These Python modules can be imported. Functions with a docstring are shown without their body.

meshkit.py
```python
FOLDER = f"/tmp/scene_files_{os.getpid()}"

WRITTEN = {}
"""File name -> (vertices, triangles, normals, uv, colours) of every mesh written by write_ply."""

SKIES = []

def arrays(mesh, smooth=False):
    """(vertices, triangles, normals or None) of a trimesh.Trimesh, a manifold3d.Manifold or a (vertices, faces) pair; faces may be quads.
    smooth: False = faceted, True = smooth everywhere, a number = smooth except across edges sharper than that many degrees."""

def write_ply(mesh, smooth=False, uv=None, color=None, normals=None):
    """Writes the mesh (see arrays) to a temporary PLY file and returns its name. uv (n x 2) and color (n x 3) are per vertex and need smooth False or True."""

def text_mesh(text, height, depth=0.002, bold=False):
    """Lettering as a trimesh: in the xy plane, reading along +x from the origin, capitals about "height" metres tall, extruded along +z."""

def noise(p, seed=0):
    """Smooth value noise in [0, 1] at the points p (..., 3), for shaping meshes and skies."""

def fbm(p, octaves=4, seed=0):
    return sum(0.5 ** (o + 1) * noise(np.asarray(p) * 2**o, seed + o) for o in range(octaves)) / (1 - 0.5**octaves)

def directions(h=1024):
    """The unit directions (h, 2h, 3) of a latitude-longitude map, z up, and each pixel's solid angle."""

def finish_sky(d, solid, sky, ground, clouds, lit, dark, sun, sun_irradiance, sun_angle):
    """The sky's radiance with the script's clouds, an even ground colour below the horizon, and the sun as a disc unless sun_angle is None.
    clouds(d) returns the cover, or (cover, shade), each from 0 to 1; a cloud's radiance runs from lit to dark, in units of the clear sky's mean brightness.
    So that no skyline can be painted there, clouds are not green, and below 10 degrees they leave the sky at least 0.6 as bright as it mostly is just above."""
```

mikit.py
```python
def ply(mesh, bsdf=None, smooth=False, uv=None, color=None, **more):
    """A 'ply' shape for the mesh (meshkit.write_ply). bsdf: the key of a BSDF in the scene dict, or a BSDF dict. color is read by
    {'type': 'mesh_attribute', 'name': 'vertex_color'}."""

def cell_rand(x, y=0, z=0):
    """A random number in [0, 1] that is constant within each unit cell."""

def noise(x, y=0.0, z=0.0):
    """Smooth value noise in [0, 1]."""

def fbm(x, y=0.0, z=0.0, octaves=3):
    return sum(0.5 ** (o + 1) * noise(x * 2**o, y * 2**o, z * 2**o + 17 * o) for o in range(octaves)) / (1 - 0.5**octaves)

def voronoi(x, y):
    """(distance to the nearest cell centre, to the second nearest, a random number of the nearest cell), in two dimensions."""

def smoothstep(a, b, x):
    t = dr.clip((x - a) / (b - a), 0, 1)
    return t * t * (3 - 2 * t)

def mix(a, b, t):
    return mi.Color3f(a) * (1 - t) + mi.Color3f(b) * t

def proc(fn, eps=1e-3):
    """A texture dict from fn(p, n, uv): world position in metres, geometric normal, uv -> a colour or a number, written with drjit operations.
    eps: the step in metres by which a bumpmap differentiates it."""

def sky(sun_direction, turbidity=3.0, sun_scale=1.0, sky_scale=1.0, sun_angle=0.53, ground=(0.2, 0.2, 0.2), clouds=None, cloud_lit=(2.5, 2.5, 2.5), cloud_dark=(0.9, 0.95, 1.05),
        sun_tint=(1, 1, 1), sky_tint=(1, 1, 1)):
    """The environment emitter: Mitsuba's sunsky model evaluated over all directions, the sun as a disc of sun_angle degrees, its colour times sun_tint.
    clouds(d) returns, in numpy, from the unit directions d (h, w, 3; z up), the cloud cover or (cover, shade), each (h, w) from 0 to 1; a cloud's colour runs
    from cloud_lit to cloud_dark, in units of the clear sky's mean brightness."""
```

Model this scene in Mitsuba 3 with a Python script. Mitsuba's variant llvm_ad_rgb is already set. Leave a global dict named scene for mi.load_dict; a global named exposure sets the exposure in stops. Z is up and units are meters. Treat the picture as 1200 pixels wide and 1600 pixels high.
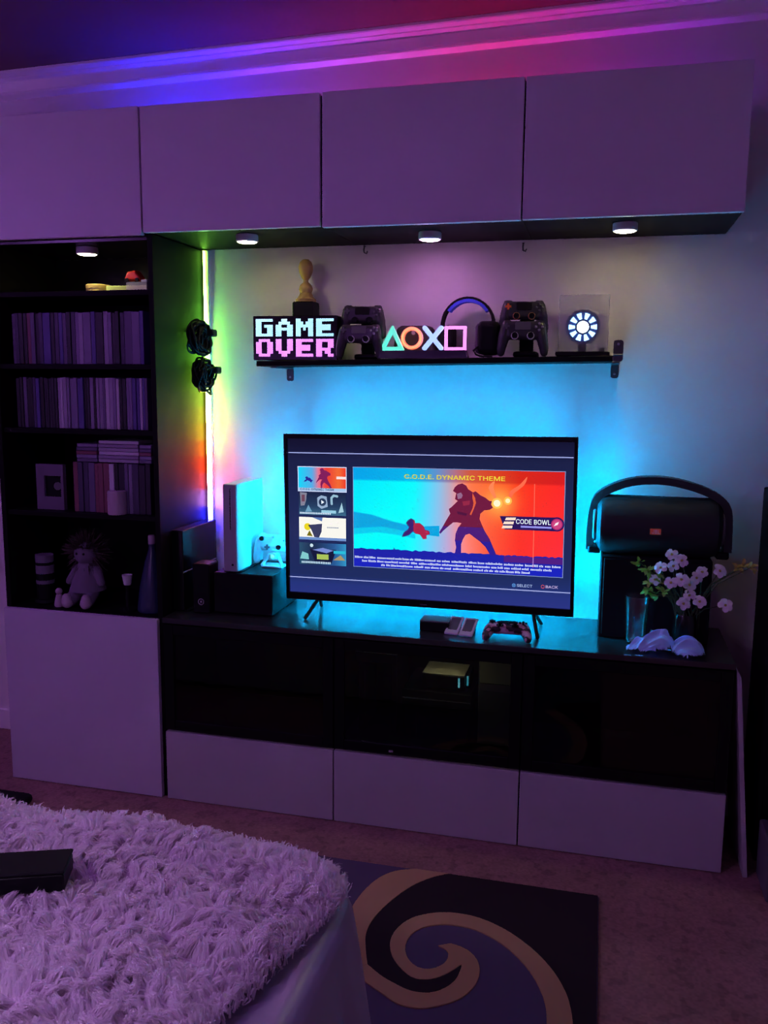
import math, random
import numpy as np, trimesh, manifold3d as m3
import mitsuba as mi, mikit, meshkit
import drjit as dr
from shapely.geometry import Polygon, Point, LineString, box as sbox
from shapely import affinity, union_all
from shapely.ops import triangulate

T = mi.ScalarTransform4f
rng = np.random.default_rng(7)
random.seed(7)

# ---------------------------------------------------------------- camera, light levels, exposure
scene, labels = {}, {}
exposure = 5.0          # the lamps are given at display level and divided by this exposure where they are built
CAM = (1.4010, -2.5462, 1.4197)
YAW, PITCH, ROLL = -0.245653, -0.145449, 0.009451
_f = np.array([math.sin(YAW) * math.cos(PITCH), math.cos(YAW) * math.cos(PITCH), math.sin(PITCH)])
_r = np.array([math.cos(YAW), -math.sin(YAW), 0.0])
_u = np.cross(_r, _f)
_up = -math.sin(ROLL) * _r + math.cos(ROLL) * _u
scene['camera'] = {'type': 'perspective', 'fov': 2 * math.degrees(math.atan(600 / 1351.4)), 'fov_axis': 'x', 'near_clip': 0.05,
                   'to_world': T().look_at(origin=list(CAM), target=[float(a) for a in np.array(CAM) + _f], up=[float(a) for a in _up])}
# lamp levels (radiance)
L_ROOM = np.array([0.67, 0.215, 1.38]) * 8.5      # unseen violet strips and ceiling lamp, set to light cabinet fronts and bed
L_TV = np.array([0.0, 84.0, 185.0])                # cyan strips behind the television
L_TOP = 26.0                                      # strip on top of the wall cabinets
L_SIDE = 44.0                                     # vertical strip in the corner
L_PUCK = np.array([1.0, 0.90, 0.42]) * 50
L_SCREEN = 1.0
L_CEIL = 1.0
L_PEND = 38.0


# ---------------------------------------------------------------- materials
def rgb(c):
    return {'type': 'rgb', 'value': [float(x) for x in c]}


def hexc(r, g, b):
    def lin(x):
        x /= 255.0
        return x / 12.92 if x <= 0.04045 else ((x + 0.055) / 1.055) ** 2.4
    return (lin(r), lin(g), lin(b))


def mat(key, color, rough=0.5, metal=0.0, spec=0.5, **more):
    col = color if isinstance(color, dict) else rgb(color)
    scene['mat_' + key] = {'type': 'twosided', 'b': {'type': 'principled', 'base_color': col, 'roughness': rough, 'metallic': metal, 'specular': spec, **more}}
    return 'mat_' + key


def carpet_col(p, n, uv):
    a = mikit.fbm(p.x * 9, p.y * 9, 0.0, 3)
    b = mikit.noise(p.x * 160, p.y * 160, 3.0)
    c = mikit.smoothstep(0.62, 0.78, mikit.fbm(p.x * 45, p.y * 45, 7.0, 2))
    k = (0.75 + 0.35 * a) * (0.85 + 0.28 * b) * (1 - 0.22 * c)
    return mi.Color3f(0.33, 0.19, 0.165) * k


def wood_black(p, n, uv):
    a = mikit.fbm(p.x * 3 + p.y * 2, p.y * 60, p.z * 60, 2)
    return mi.Color3f(0.0055, 0.005, 0.0055) * (0.7 + 0.6 * a)


M_WALL = mat('wall', (0.72, 0.70, 0.68), 0.85, spec=0.2)
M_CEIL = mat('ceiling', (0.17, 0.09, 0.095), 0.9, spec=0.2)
M_TRIM = mat('trim', (0.80, 0.78, 0.78), 0.30, spec=0.5)
M_BASE = mat('baseboard', (0.75, 0.73, 0.73), 0.45)
M_CARPET = mat('carpet', mikit.proc(carpet_col), 0.95, spec=0.05)
M_BLACKWOOD = mat('blackwood', mikit.proc(wood_black), 0.55, spec=0.10)
M_FRAME = mat('frame_black', (0.004, 0.004, 0.005), 0.3, spec=0.2)
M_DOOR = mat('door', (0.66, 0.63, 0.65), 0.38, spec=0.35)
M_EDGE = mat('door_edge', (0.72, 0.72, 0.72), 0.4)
M_DRAWER = mat('drawer', (0.43, 0.40, 0.42), 0.45, spec=0.3)  # white front, colour darkened for the weaker light near the floor
M_CUPBOARD = mat('cupboard', (0.53, 0.48, 0.56), 0.45, spec=0.3)  # white front too, colour kept lighter where more light falls
M_BLACK = mat('black', (0.006, 0.006, 0.007), 0.40, spec=0.14)
M_GLOSS = mat('gloss_black', (0.004, 0.004, 0.005), 0.12, spec=0.3)
M_PAD = mat('pad_black', (0.045, 0.043, 0.048), 0.32)
M_MATTE = mat('matte_black', (0.008, 0.008, 0.009), 0.7, spec=0.15)
M_GREY = mat('grey', (0.10, 0.10, 0.11), 0.5)
M_MIDGREY = mat('mid_grey', (0.30, 0.30, 0.32), 0.45)
M_LIGHT = mat('light_grey', (0.55, 0.56, 0.58), 0.4)
M_WHITE = mat('white', (0.80, 0.80, 0.80), 0.38)
M_STEEL = mat('steel', (0.55, 0.55, 0.57), 0.3, metal=1.0)
M_DARKSTEEL = mat('dark_steel', (0.10, 0.10, 0.11), 0.38, metal=0.8)
M_GOLD = mat('gold_wood', (0.42, 0.28, 0.09), 0.45)
M_GOLDDARK = mat('gold_dark', (0.12, 0.08, 0.03), 0.5)
M_ORANGE = mat('orange', (0.90, 0.20, 0.04), 0.4)
M_COPPER = mat('copper', (0.65, 0.30, 0.14), 0.35, metal=0.7)
M_BLUE = mat('blue_band', (0.05, 0.10, 0.75), 0.55)
M_NAVY = mat('navy', (0.02, 0.04, 0.14), 0.4)
M_RED = mat('red', (0.85, 0.05, 0.02), 0.35)
M_TIN = mat('tin_gold', (0.55, 0.40, 0.14), 0.4)
M_GREEN = mat('leaf_green', (0.22, 0.42, 0.06), 0.6)
M_OLIVE = mat('olive', (0.42, 0.40, 0.08), 0.6)
M_PETAL = mat('petal', (0.78, 0.74, 0.76), 0.7)
M_CLOTH = mat('cloth', (0.38, 0.62, 0.95), 0.85)  # pale blue cloth, colour deepened for the cyan television light
scene['mat_fur'] = {'type': 'principledthin', 'base_color': rgb((0.93, 0.88, 0.90)), 'roughness': 0.8, 'diff_trans': 1.0}
M_FUR = 'mat_fur'
M_FURBASE = mat('fur_base', (0.70, 0.60, 0.66), 0.95, spec=0.05)
M_SATIN = mat('satin', (0.34, 0.32, 0.38), 0.28, spec=1.0, sheen=0.3)
M_RUGGREY = mat('rug_grey', (0.105, 0.08, 0.14), 0.95, spec=0.05)
M_RUGDARK = mat('rug_dark', (0.030, 0.022, 0.026), 0.95, spec=0.05)
M_RUGGOLD = mat('rug_gold', (0.46, 0.29, 0.15), 0.95, spec=0.05)
M_SHELL = mat('console_white', (0.50, 0.50, 0.50), 0.45)
M_CREAM = mat('cream', (0.70, 0.66, 0.56), 0.5)
M_TINTEDWAX = mat('wax', (0.40, 0.31, 0.36), 0.5)  # white wax and pale pieces, violet light tinted into the colour
M_BROWN = mat('brown_hair', (0.05, 0.03, 0.03), 0.8)
M_DIMVIOLET = mat('dim_violet', (0.15, 0.12, 0.17), 0.85)  # whitish cloth and wax, colour darkened and tinted for dim violet light
M_BLUEGLASS = mat('dark_bottle', (0.02, 0.03, 0.07), 0.15)
M_LIME = mat('lime_paper', (0.55, 0.62, 0.20), 0.6)
M_CAMO = None
scene['mat_clear'] = {'type': 'blendbsdf', 'weight': 0.07, 'a': {'type': 'thindielectric'}, 'b': {'type': 'twosided', 'c': {'type': 'diffuse', 'reflectance': rgb((0.8, 0.8, 0.8))}}}
scene['mat_smoke'] = {'type': 'thindielectric', 'specular_transmittance': {'type': 'rgb', 'value': [0.14, 0.15, 0.16]}, 'specular_reflectance': {'type': 'rgb', 'value': [0.55, 0.55, 0.6]}}
scene['mat_glass'] = {'type': 'dielectric', 'int_ior': 1.5}


def camo(p, n, uv):
    a = mikit.fbm(p.x * 70, p.y * 70, p.z * 70, 2)
    c = mikit.mix((0.02, 0.015, 0.02), (0.42, 0.22, 0.30), mikit.smoothstep(0.42, 0.50, a))
    return mikit.mix(c, (0.50, 0.42, 0.46), mikit.smoothstep(0.60, 0.64, a))


M_CAMO = mat('camo', mikit.proc(camo), 0.45)


# ---------------------------------------------------------------- helpers
def numbered(key):
    if key not in scene and key not in labels and not any(k.startswith(key + '__') for k in scene):
        return key
    i = 1
    while True:
        k = f'{key}_{i:03d}'
        if k not in scene and k not in labels and not any(x.startswith(k + '__') for x in scene):
            return k
        i += 1


def thing(name, label, cat, group=None):
    key = numbered(name)
    labels[key] = {'label': label, 'category': cat}
    if group:
        labels[key]['group'] = group
    return key


def put(key, mesh, m, smooth=False, emit=None, weight=None, **kw):
    """one entry of scene"""
    d = mikit.ply(mesh, m, smooth=smooth, **kw)
    if emit is not None:
        d['emitter'] = {'type': 'area', 'radiance': rgb(np.array(emit, float) / 2 ** exposure)}
        if weight is not None:
            d['emitter']['sampling_weight'] = float(weight)
    scene[key] = d
    return key


def part(parent, name, mesh, m, smooth=False, label=None, **kw):
    base = parent + '__' + name
    key, i = base, 0
    while key in scene:
        i += 1
        key = f'{base}_{i:03d}'
    put(key, mesh, m, smooth, **kw)
    if label:
        labels[key] = {'label': label}
    return key


def one(name, mesh, m, label, cat, group=None, smooth=False, **kw):
    key = thing(name, label, cat, group)
    put(key, mesh, m, smooth, **kw)
    return key


def struct(name, mesh, m, label, smooth=False, **kw):
    put(name, mesh, m, smooth, **kw)
    labels[name] = {'label': label, 'kind': 'structure', 'category': name.split('_')[0]}
    return name


def bx(x0, x1, y0, y1, z0, z1, b=0.002):
    """box with chamfered edges"""
    b = min(b, (x1 - x0) / 3, (y1 - y0) / 3, (z1 - z0) / 3)
    if b <= 0.0002:
        m = trimesh.creation.box((x1 - x0, y1 - y0, z1 - z0))
        m.apply_translation(((x0 + x1) / 2, (y0 + y1) / 2, (z0 + z1) / 2))
        return m
    pts = []
    for sx, a, c in ((1, x0, x1), ):
        pass
    for ix, X in enumerate((x0, x1)):
        for iy, Y in enumerate((y0, y1)):
            for iz, Z in enumerate((z0, z1)):
                dx, dy, dz = (b if ix == 0 else -b), (b if iy == 0 else -b), (b if iz == 0 else -b)
                pts += [(X, Y + dy, Z + dz), (X + dx, Y, Z + dz), (X + dx, Y + dy, Z)]
    return trimesh.Trimesh(*_hull(np.array(pts)), process=False)


def _hull(pts):
    h = m3.Manifold.hull_points(pts.astype(np.float32)).to_mesh()
    return np.array(h.vert_properties[:, :3]), np.array(h.tri_verts)


def cat_(*ms):
    return trimesh.util.concatenate([m for m in ms])


def tm(man):
    m = man.to_mesh()
    return trimesh.Trimesh(np.array(m.vert_properties[:, :3], float), np.array(m.tri_verts), process=False)


def sph(c, r, n=20):
    return m3.Manifold.sphere(float(r), n).translate([float(x) for x in c])


def hull(*s):
    return m3.Manifold.batch_hull(list(s))


def lathe(profile, n=40, axis='z', at=(0, 0, 0)):
    m = trimesh.creation.revolve(np.array(profile, float), sections=n)
    if m.volume < 0:
        m.invert()
    if axis == 'y':
        m.apply_transform(trimesh.transformations.rotation_matrix(math.pi / 2, [1, 0, 0]))
    if axis == 'x':
        m.apply_transform(trimesh.transformations.rotation_matrix(math.pi / 2, [0, 1, 0]))
    m.apply_translation(at)
    return m


def cyl(p0, p1, r, n=20):
    m = trimesh.creation.cylinder(radius=r, segment=np.array([p0, p1], float), sections=n)
    return m


def tube(pts, r, n=8, closed=False):
    p = np.asarray(pts, float)
    t = np.gradient(p, axis=0) if not closed else np.roll(p, -1, 0) - np.roll(p, 1, 0)
    t /= np.linalg.norm(t, axis=1, keepdims=True) + 1e-12
    a = np.zeros_like(t)
    ref = np.array([0.13, 0.31, 0.94])
    for i in range(len(p)):
        v = ref - t[i] * (ref @ t[i])
        if np.linalg.norm(v) < 1e-3:
            v = np.cross(t[i], [1, 0.2, 0])
        a[i] = v / np.linalg.norm(v)
        ref = a[i]
    b = np.cross(t, a)
    ang = np.arange(n) * 2 * np.pi / n
    rr = np.broadcast_to(r, (len(p),))[:, None, None]
    v = p[:, None] + rr * (np.cos(ang)[None, :, None] * a[:, None] + np.sin(ang)[None, :, None] * b[:, None])
    f = []
    m = len(p)
    for i in range(m if closed else m - 1):
        k = (i + 1) % m
        for j in range(n):
            q = (j + 1) % n
            f += [[i * n + j, i * n + q, k * n + q], [i * n + j, k * n + q, k * n + j]]
    v = v.reshape(-1, 3)
    if not closed:
        v = np.vstack([v, p[0], p[-1]])
        c0, c1 = len(v) - 2, len(v) - 1
        for j in range(n):
            q = (j + 1) % n
            f += [[c0, q, j], [c1, (m - 1) * n + j, (m - 1) * n + q]]
    return trimesh.Trimesh(v, f, process=False)


def extrude(poly, depth):
    gs = getattr(poly, 'geoms', [poly])
    return cat_(*[trimesh.creation.extrude_polygon(g, depth, engine='earcut') for g in gs if g.area > 1e-10])


def facing(mesh, loc=(0, 0, 0), rot=None):
    """mesh drawn in the xy plane, extruded along +z: stand it up so that it reads from -y (x right, z up, its thickness towards -y)"""
    m = mesh.copy()
    v = np.array(m.vertices)
    m.vertices = np.stack([v[:, 0], -v[:, 2], v[:, 1]], 1)
    if rot is not None:
        m.apply_transform(rot)
    m.apply_translation(loc)
    return m


def RM(ax, deg):
    return trimesh.transformations.rotation_matrix(math.radians(deg), ax)


def xf(loc, rx=0, ry=0, rz=0, s=1.0):
    M = trimesh.transformations.translation_matrix(loc) @ RM([0, 0, 1], rz) @ RM([0, 1, 0], ry) @ RM([1, 0, 0], rx)
    S = np.diag([s, s, s, 1.0])
    return M @ S


def mv(mesh, M):
    m = mesh.copy()
    m.apply_transform(M)
    return m


def chaikin(P, n=2, closed=False):
    P = np.array(P, float)
    for _ in range(n):
        if closed:
            Q = np.roll(P, -1, 0)
            P = np.stack([0.75 * P + 0.25 * Q, 0.25 * P + 0.75 * Q], 1).reshape(-1, 2)
        else:
            A, B = P[:-1], P[1:]
            P = np.vstack([P[:1], np.stack([0.75 * A + 0.25 * B, 0.25 * A + 0.75 * B], 1).reshape(-1, 2), P[-1:]])
    return P


def rrect(x0, x1, y0, y1, r):
    return sbox(x0 + r, y0 + r, x1 - r, y1 - r).buffer(r, quad_segs=6)


# ================================================================= the room
XL, XR, YB, YW, ZC = -2.0, 2.75, -4.0, 0.390, 2.53
TILT = 0.0213          # the ceiling line climbs slightly to the right in the photograph


def zc(x, z0=2.480):
    return z0 + TILT * (x - 0.2)


struct('floor', bx(XL - 0.1, XR + 0.1, YB - 0.1, YW + 0.1, -0.1, 0.0, 0), M_CARPET, 'beige speckled carpet floor')
struct('wall_back', bx(XL - 0.1, XR + 0.1, YW, YW + 0.1, 0, 2.75, 0), M_WALL, 'pale painted wall behind the television, washed by coloured light')
struct('wall_left', bx(XL - 0.1, XL, YB, YW, 0, 2.75, 0), M_WALL, 'pale painted wall on the left of the room')
struct('wall_right', bx(XR, XR + 0.1, YB, YW, 0, 2.75, 0), M_WALL, 'pale painted wall on the right of the room')
struct('wall_rear', bx(XL - 0.1, XR + 0.1, YB - 0.1, YB, 0, 2.75, 0), M_WALL, 'pale painted wall behind the viewer')
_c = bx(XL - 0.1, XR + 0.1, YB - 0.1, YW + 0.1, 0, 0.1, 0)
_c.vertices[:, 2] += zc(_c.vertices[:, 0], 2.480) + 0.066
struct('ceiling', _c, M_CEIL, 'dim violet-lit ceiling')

# crown moulding of the television wall: profile in (y out from the wall, z above the lip)
def bead(cy, cz, r, a0, a1, n=9):
    return [(cy + r * math.cos(math.radians(a)), cz + r * math.sin(math.radians(a))) for a in np.linspace(a0, a1, n)]


prof = [(0, -0.013), (0.004, -0.013), (0.020, -0.002), (0.0215, 0.002), (0.0205, 0.006), (0.016, 0.010), (0.018, 0.040), (0.021, 0.0445), (0.039, 0.0490), (0.0405, 0.0545), (0.0455, 0.0545), (0.047, 0.0500),
        (0.066, 0.0545), (0.069, 0.058), (0.069, 0.072), (0, 0.072)]


def crown(x0, x1, out, n=2):
    v, f = [], []
    xs = np.linspace(x0, x1, n)
    for x in xs:
        for (d, h) in prof:
            v.append((x, YW - d * out, zc(x) + h))
    k = len(prof)
    for i in range(n - 1):
        for j in range(k):
            a, b = i * k + j, i * k + (j + 1) % k
            f += [[a, b, b + k], [a, b + k, a + k]]
    return trimesh.Trimesh(v, f, process=False)


struct('trim_1', crown(XL, XR, 1.0), M_TRIM, 'white crown moulding with stepped ridges along the ceiling, lit blue to pink', smooth=25)
struct('baseboard_back', cat_(bx(XL, -0.64, YW - 0.014, YW, 0, 0.085, 0.003), bx(1.84, XR, YW - 0.014, YW, 0, 0.085, 0.003)), M_BASE, 'painted baseboard at the foot of the television wall')

# unseen violet strips behind and left of the viewer, placed to light the cabinet fronts
def strip_seg(p0, p1, w, d):
    p0, p1 = np.array(p0), np.array(p1)
    lo, hi = np.minimum(p0, p1), np.maximum(p0, p1)
    return bx(lo[0] - w, hi[0] + w, lo[1] - d, hi[1] + d, lo[2] - w, hi[2] + w, 0.001)


s = thing('light_strip', 'unseen violet light strip behind and left of the viewer, placed to light the cabinet fronts', 'light strip')
part(s, 'light_segment', bx(XL + 0.1, 0.5, YB + 0.02, YB + 0.06, 1.60, 1.64, 0.002), M_WHITE, emit=L_ROOM * 0.30, weight=7)
part(s, 'light_segment', bx(XL + 0.02, XL + 0.06, YB + 0.1, -0.3, 2.30, 2.34, 0.002), M_WHITE, emit=L_ROOM * np.array([0.95, 1, 0.95]) * 1.35, weight=8)
s = thing('unseen_ceiling_lamp', 'round violet ceiling lamp out of view, placed to light the bed and cabinet doors', 'lamp')  # unseen violet lamp, placed to light the bed and upper doors
part(s, 'housing', lathe([(0, 0), (0.20, 0), (0.21, 0.012), (0.21, 0.05), (0, 0.05)], 48, at=(0.42, -1.75, 2.496)), M_WHITE, smooth=30)
part(s, 'diffuser', lathe([(0, -0.012), (0.15, -0.010), (0.195, -0.0005), (0, -0.0005)], 48, at=(0.42, -1.75, 2.496)), M_WHITE, smooth=30, emit=L_ROOM * np.array([1.0, 0.95, 1.0]) * L_CEIL, weight=10)

s = thing('unseen_pendant_lamp', 'small shaded pendant lamp over the head of the bed, out of view, placed to brighten the blanket', 'lamp')  # unseen lamp over the bed, placed to brighten the blanket
part(s, 'cord', cyl((0.10, -2.25, 1.78), (0.10, -2.25, 2.540), 0.004, 8), M_WHITE)
part(s, 'shade', lathe([(0.150, 0.0), (0.155, 0.0), (0.070, 0.14), (0.012, 0.15), (0.010, 0.146), (0.066, 0.136), (0.150, 0.0)], 40, at=(0.10, -2.25, 1.64)), M_WHITE, smooth=30)
part(s, 'bulb', lathe([(0, 0.0), (0.10, 0.002), (0.10, 0.008), (0, 0.010)], 32, at=(0.10, -2.25, 1.65)), M_WHITE, emit=np.array([1.0, 0.66, 1.30]) * L_PEND, weight=7)

# ================================================================= wall cabinets and tall cabinet
UX = [-0.622, -0.031, 0.562, 1.1535, 1.744]
ZUB, ZUT = 1.889, 2.265
offs = [(-0.004, 0.0), (0.003, 0.0), (-0.001, 0.0), (0.0, 0.0)]
cab_labels = ['white-fronted wall cabinet stacked on top of the tall dark bookcase',
              'white-fronted wall cabinet directly right of the one above the bookcase',
              'white-fronted wall cabinet above the television centre, third from the left',
              'white-fronted wall cabinet at the right end of the top row']
for i in range(4):
    x0, x1 = UX[i], UX[i + 1]
    c = thing('wall_cabinet', cab_labels[i], 'cabinet', 'wall cabinets in a row under the ceiling')
    zb = ZUB + (0.0 if i else 0.0)
    part(c, 'body', bx(x0 + 0.0005, x1 - 0.0005, 0.021, YW - 0.001, zb + 0.002, ZUT - 0.004, 0.001), M_BLACKWOOD)
    dz = offs[i][0]
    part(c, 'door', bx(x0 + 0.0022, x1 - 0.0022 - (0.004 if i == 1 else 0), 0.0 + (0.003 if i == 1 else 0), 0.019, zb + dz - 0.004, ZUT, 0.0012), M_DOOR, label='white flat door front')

# tall cabinet (bookcase)
t = thing('bookcase', 'tall dark brown open bookcase at the left, filled with game cases', 'bookcase')
BX0, BX1 = -0.616, -0.008
SH = [1.700, 1.463, 1.247, 0.962]
side = lambda x0, x1: bx(x0, x1, 0.021, YW - 0.001, 0.0, 1.887, 0.001)
part(t, 'side_panel', side(BX0, BX0 + 0.018), M_BLACKWOOD)
part(t, 'side_panel', side(BX1 - 0.018, BX1), M_BLACKWOOD)
part(t, 'back_panel', bx(BX0 + 0.018, BX1 - 0.018, YW - 0.016, YW - 0.002, 0.02, 1.8678, 0), M_BLACK)
part(t, 'top_panel', bx(BX0 + 0.018, BX1 - 0.018, 0.022, YW - 0.016, 1.868, 1.886, 0.001), M_GLOSS)
for z in SH:
    part(t, 'shelf', bx(BX0 + 0.018, BX1 - 0.018, 0.030, YW - 0.017, z, z + 0.017, 0.001), M_BLACKWOOD)
part(t, 'bottom_shelf', bx(BX0 + 0.018, BX1 - 0.018, 0.022, YW - 0.017, 0.617, 0.636, 0.001), M_BLACKWOOD)
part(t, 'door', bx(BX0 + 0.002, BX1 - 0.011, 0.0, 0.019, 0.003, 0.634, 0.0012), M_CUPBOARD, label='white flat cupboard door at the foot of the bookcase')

# ================================================================= media console
c = thing('media_console', 'long low black media console with smoked glass doors and white drawers', 'console')
ZT = 0.643
part(c, 'top_panel', bx(0.0, 1.80, 0.0, YW - 0.001, ZT - 0.018, ZT, 0.0015), mat('console_top', (0.016, 0.016, 0.017), 0.20, spec=0.9, clearcoat=0.6, clearcoat_gloss=0.9))
for x in (0.0, 0.591, 1.191, 1.782):
    part(c, 'side_panel', bx(x, x + 0.018, 0.022, YW - 0.001, 0.004, ZT - 0.018, 0.001), M_BLACKWOOD)
part(c, 'shelf', bx(0.018, 1.782, 0.022, YW - 0.016, 0.248, 0.264, 0.001), M_BLACKWOOD)
part(c, 'back_panel', bx(0.018, 1.782, YW - 0.014, YW - 0.002, 0.01, 0.62, 0), M_BLACK)
part(c, 'bottom_panel', bx(0.018, 1.782, 0.022, YW - 0.016, 0.004, 0.022, 0.001), M_BLACKWOOD)
for i in range(3):
    x0, x1 = 0.0 + 0.6 * i + 0.002, 0.6 * (i + 1) - 0.002
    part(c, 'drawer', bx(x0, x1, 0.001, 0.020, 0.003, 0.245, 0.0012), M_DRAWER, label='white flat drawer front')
    z0, z1, w = 0.252, 0.620, 0.034
    fr = cat_(bx(x0, x0 + w, 0.002, 0.019, z0, z1), bx(x1 - w, x1, 0.002, 0.019, z0, z1), bx(x0 + w, x1 - w, 0.002, 0.019, z1 - w, z1), bx(x0 + w, x1 - w, 0.002, 0.019, z0, z0 + w))
    g = part(c, 'glass_door', fr, M_FRAME, label='black framed door with smoked glass')
    pane = trimesh.Trimesh([(x0 + w - 0.004, 0.010, z0 + w - 0.004), (x1 - w + 0.004, 0.010, z0 + w - 0.004), (x1 - w + 0.004, 0.010, z1 - w + 0.004), (x0 + w - 0.004, 0.010, z1 - w + 0.004)], [[0, 1, 2], [0, 2, 3]], process=False)
    part(g, 'pane', pane, 'mat_smoke')
part(c, 'latch', bx(0.785, 0.800, -0.002, 0.003, 0.262, 0.268, 0.001), M_STEEL)

# ================================================================= light strips in view
# strip lying on the wall cabinets: colours run from blue over magenta to red and violet
def lerp_colors(stops, x):
    xs = [s_[0] for s_ in stops]
    return np.array([np.interp(x, xs, [s_[1][k] for s_ in stops]) for k in range(3)])


top_stops = [(-0.42, (0.02, 0.005, 0.08)), (-0.30, (0.05, 0.03, 0.6)), (-0.18, (0.04, 0.06, 3.3)), (0.02, (0.08, 0.06, 3.6)), (0.18, (0.30, 0.05, 2.2)), (0.38, (0.60, 0.09, 1.25)), (0.58, (0.75, 0.08, 0.85)),
             (0.80, (0.85, 0.05, 0.45)), (1.02, (0.95, 0.025, 0.16)), (1.22, (0.80, 0.02, 0.42)), (1.42, (0.45, 0.015, 0.65)), (1.60, (0.22, 0.015, 0.60)), (1.74, (0.10, 0.01, 0.40))]
s = thing('light_strip', 'light strip on top of the wall cabinets glowing blue through magenta to violet', 'light strip')
edges = np.linspace(-0.42, 1.74, 19)
for a, b in zip(edges[:-1], edges[1:]):
    part(s, 'light_segment', bx(a, b, (0.352 if a < 0.3 else 0.364), (0.364 if a < 0.3 else 0.376), ZUT - 0.003, ZUT + 0.007, 0.001), M_WHITE, emit=lerp_colors(top_stops, (a + b) / 2) * L_TOP, weight=1)

# vertical strip in the corner between the bookcase and the wall
side_stops = [(0.92, (0.02, 0.03, 1.6)), (0.975, (0.08, 0.06, 1.8)), (1.01, (1.0, 0.35, 1.0)), (1.06, (1.3, 0.12, 0.16)), (1.12, (1.8, 0.10, 0.02)), (1.18, (1.6, 0.28, 0.02)), (1.25, (1.25, 0.80, 0.04)), (1.34, (0.80, 1.0, 0.06)),
              (1.46, (0.30, 1.1, 0.05)), (1.60, (0.22, 0.9, 0.05)), (1.70, (0.10, 0.40, 0.03)), (1.80, (0.08, 0.30, 0.02)), (1.88, (0.14, 0.42, 0.03))]
s = thing('light_strip', 'vertical light strip in the corner beside the bookcase glowing green, yellow, red and blue', 'light strip')
edges = np.linspace(0.91, 1.885, 17)
for a, b in zip(edges[:-1], edges[1:]):
    wd = 0.0045 + 0.0105 * min(1.0, max(0.0, (1.78 - (a + b) / 2) / 0.25))
    part(s, 'light_segment', bx(0.001, 0.001 + wd, YW - 0.028, YW - 0.018, a, b, 0.0), M_WHITE, emit=lerp_colors(side_stops, (a + b) / 2) * L_SIDE, weight=1)
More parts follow.
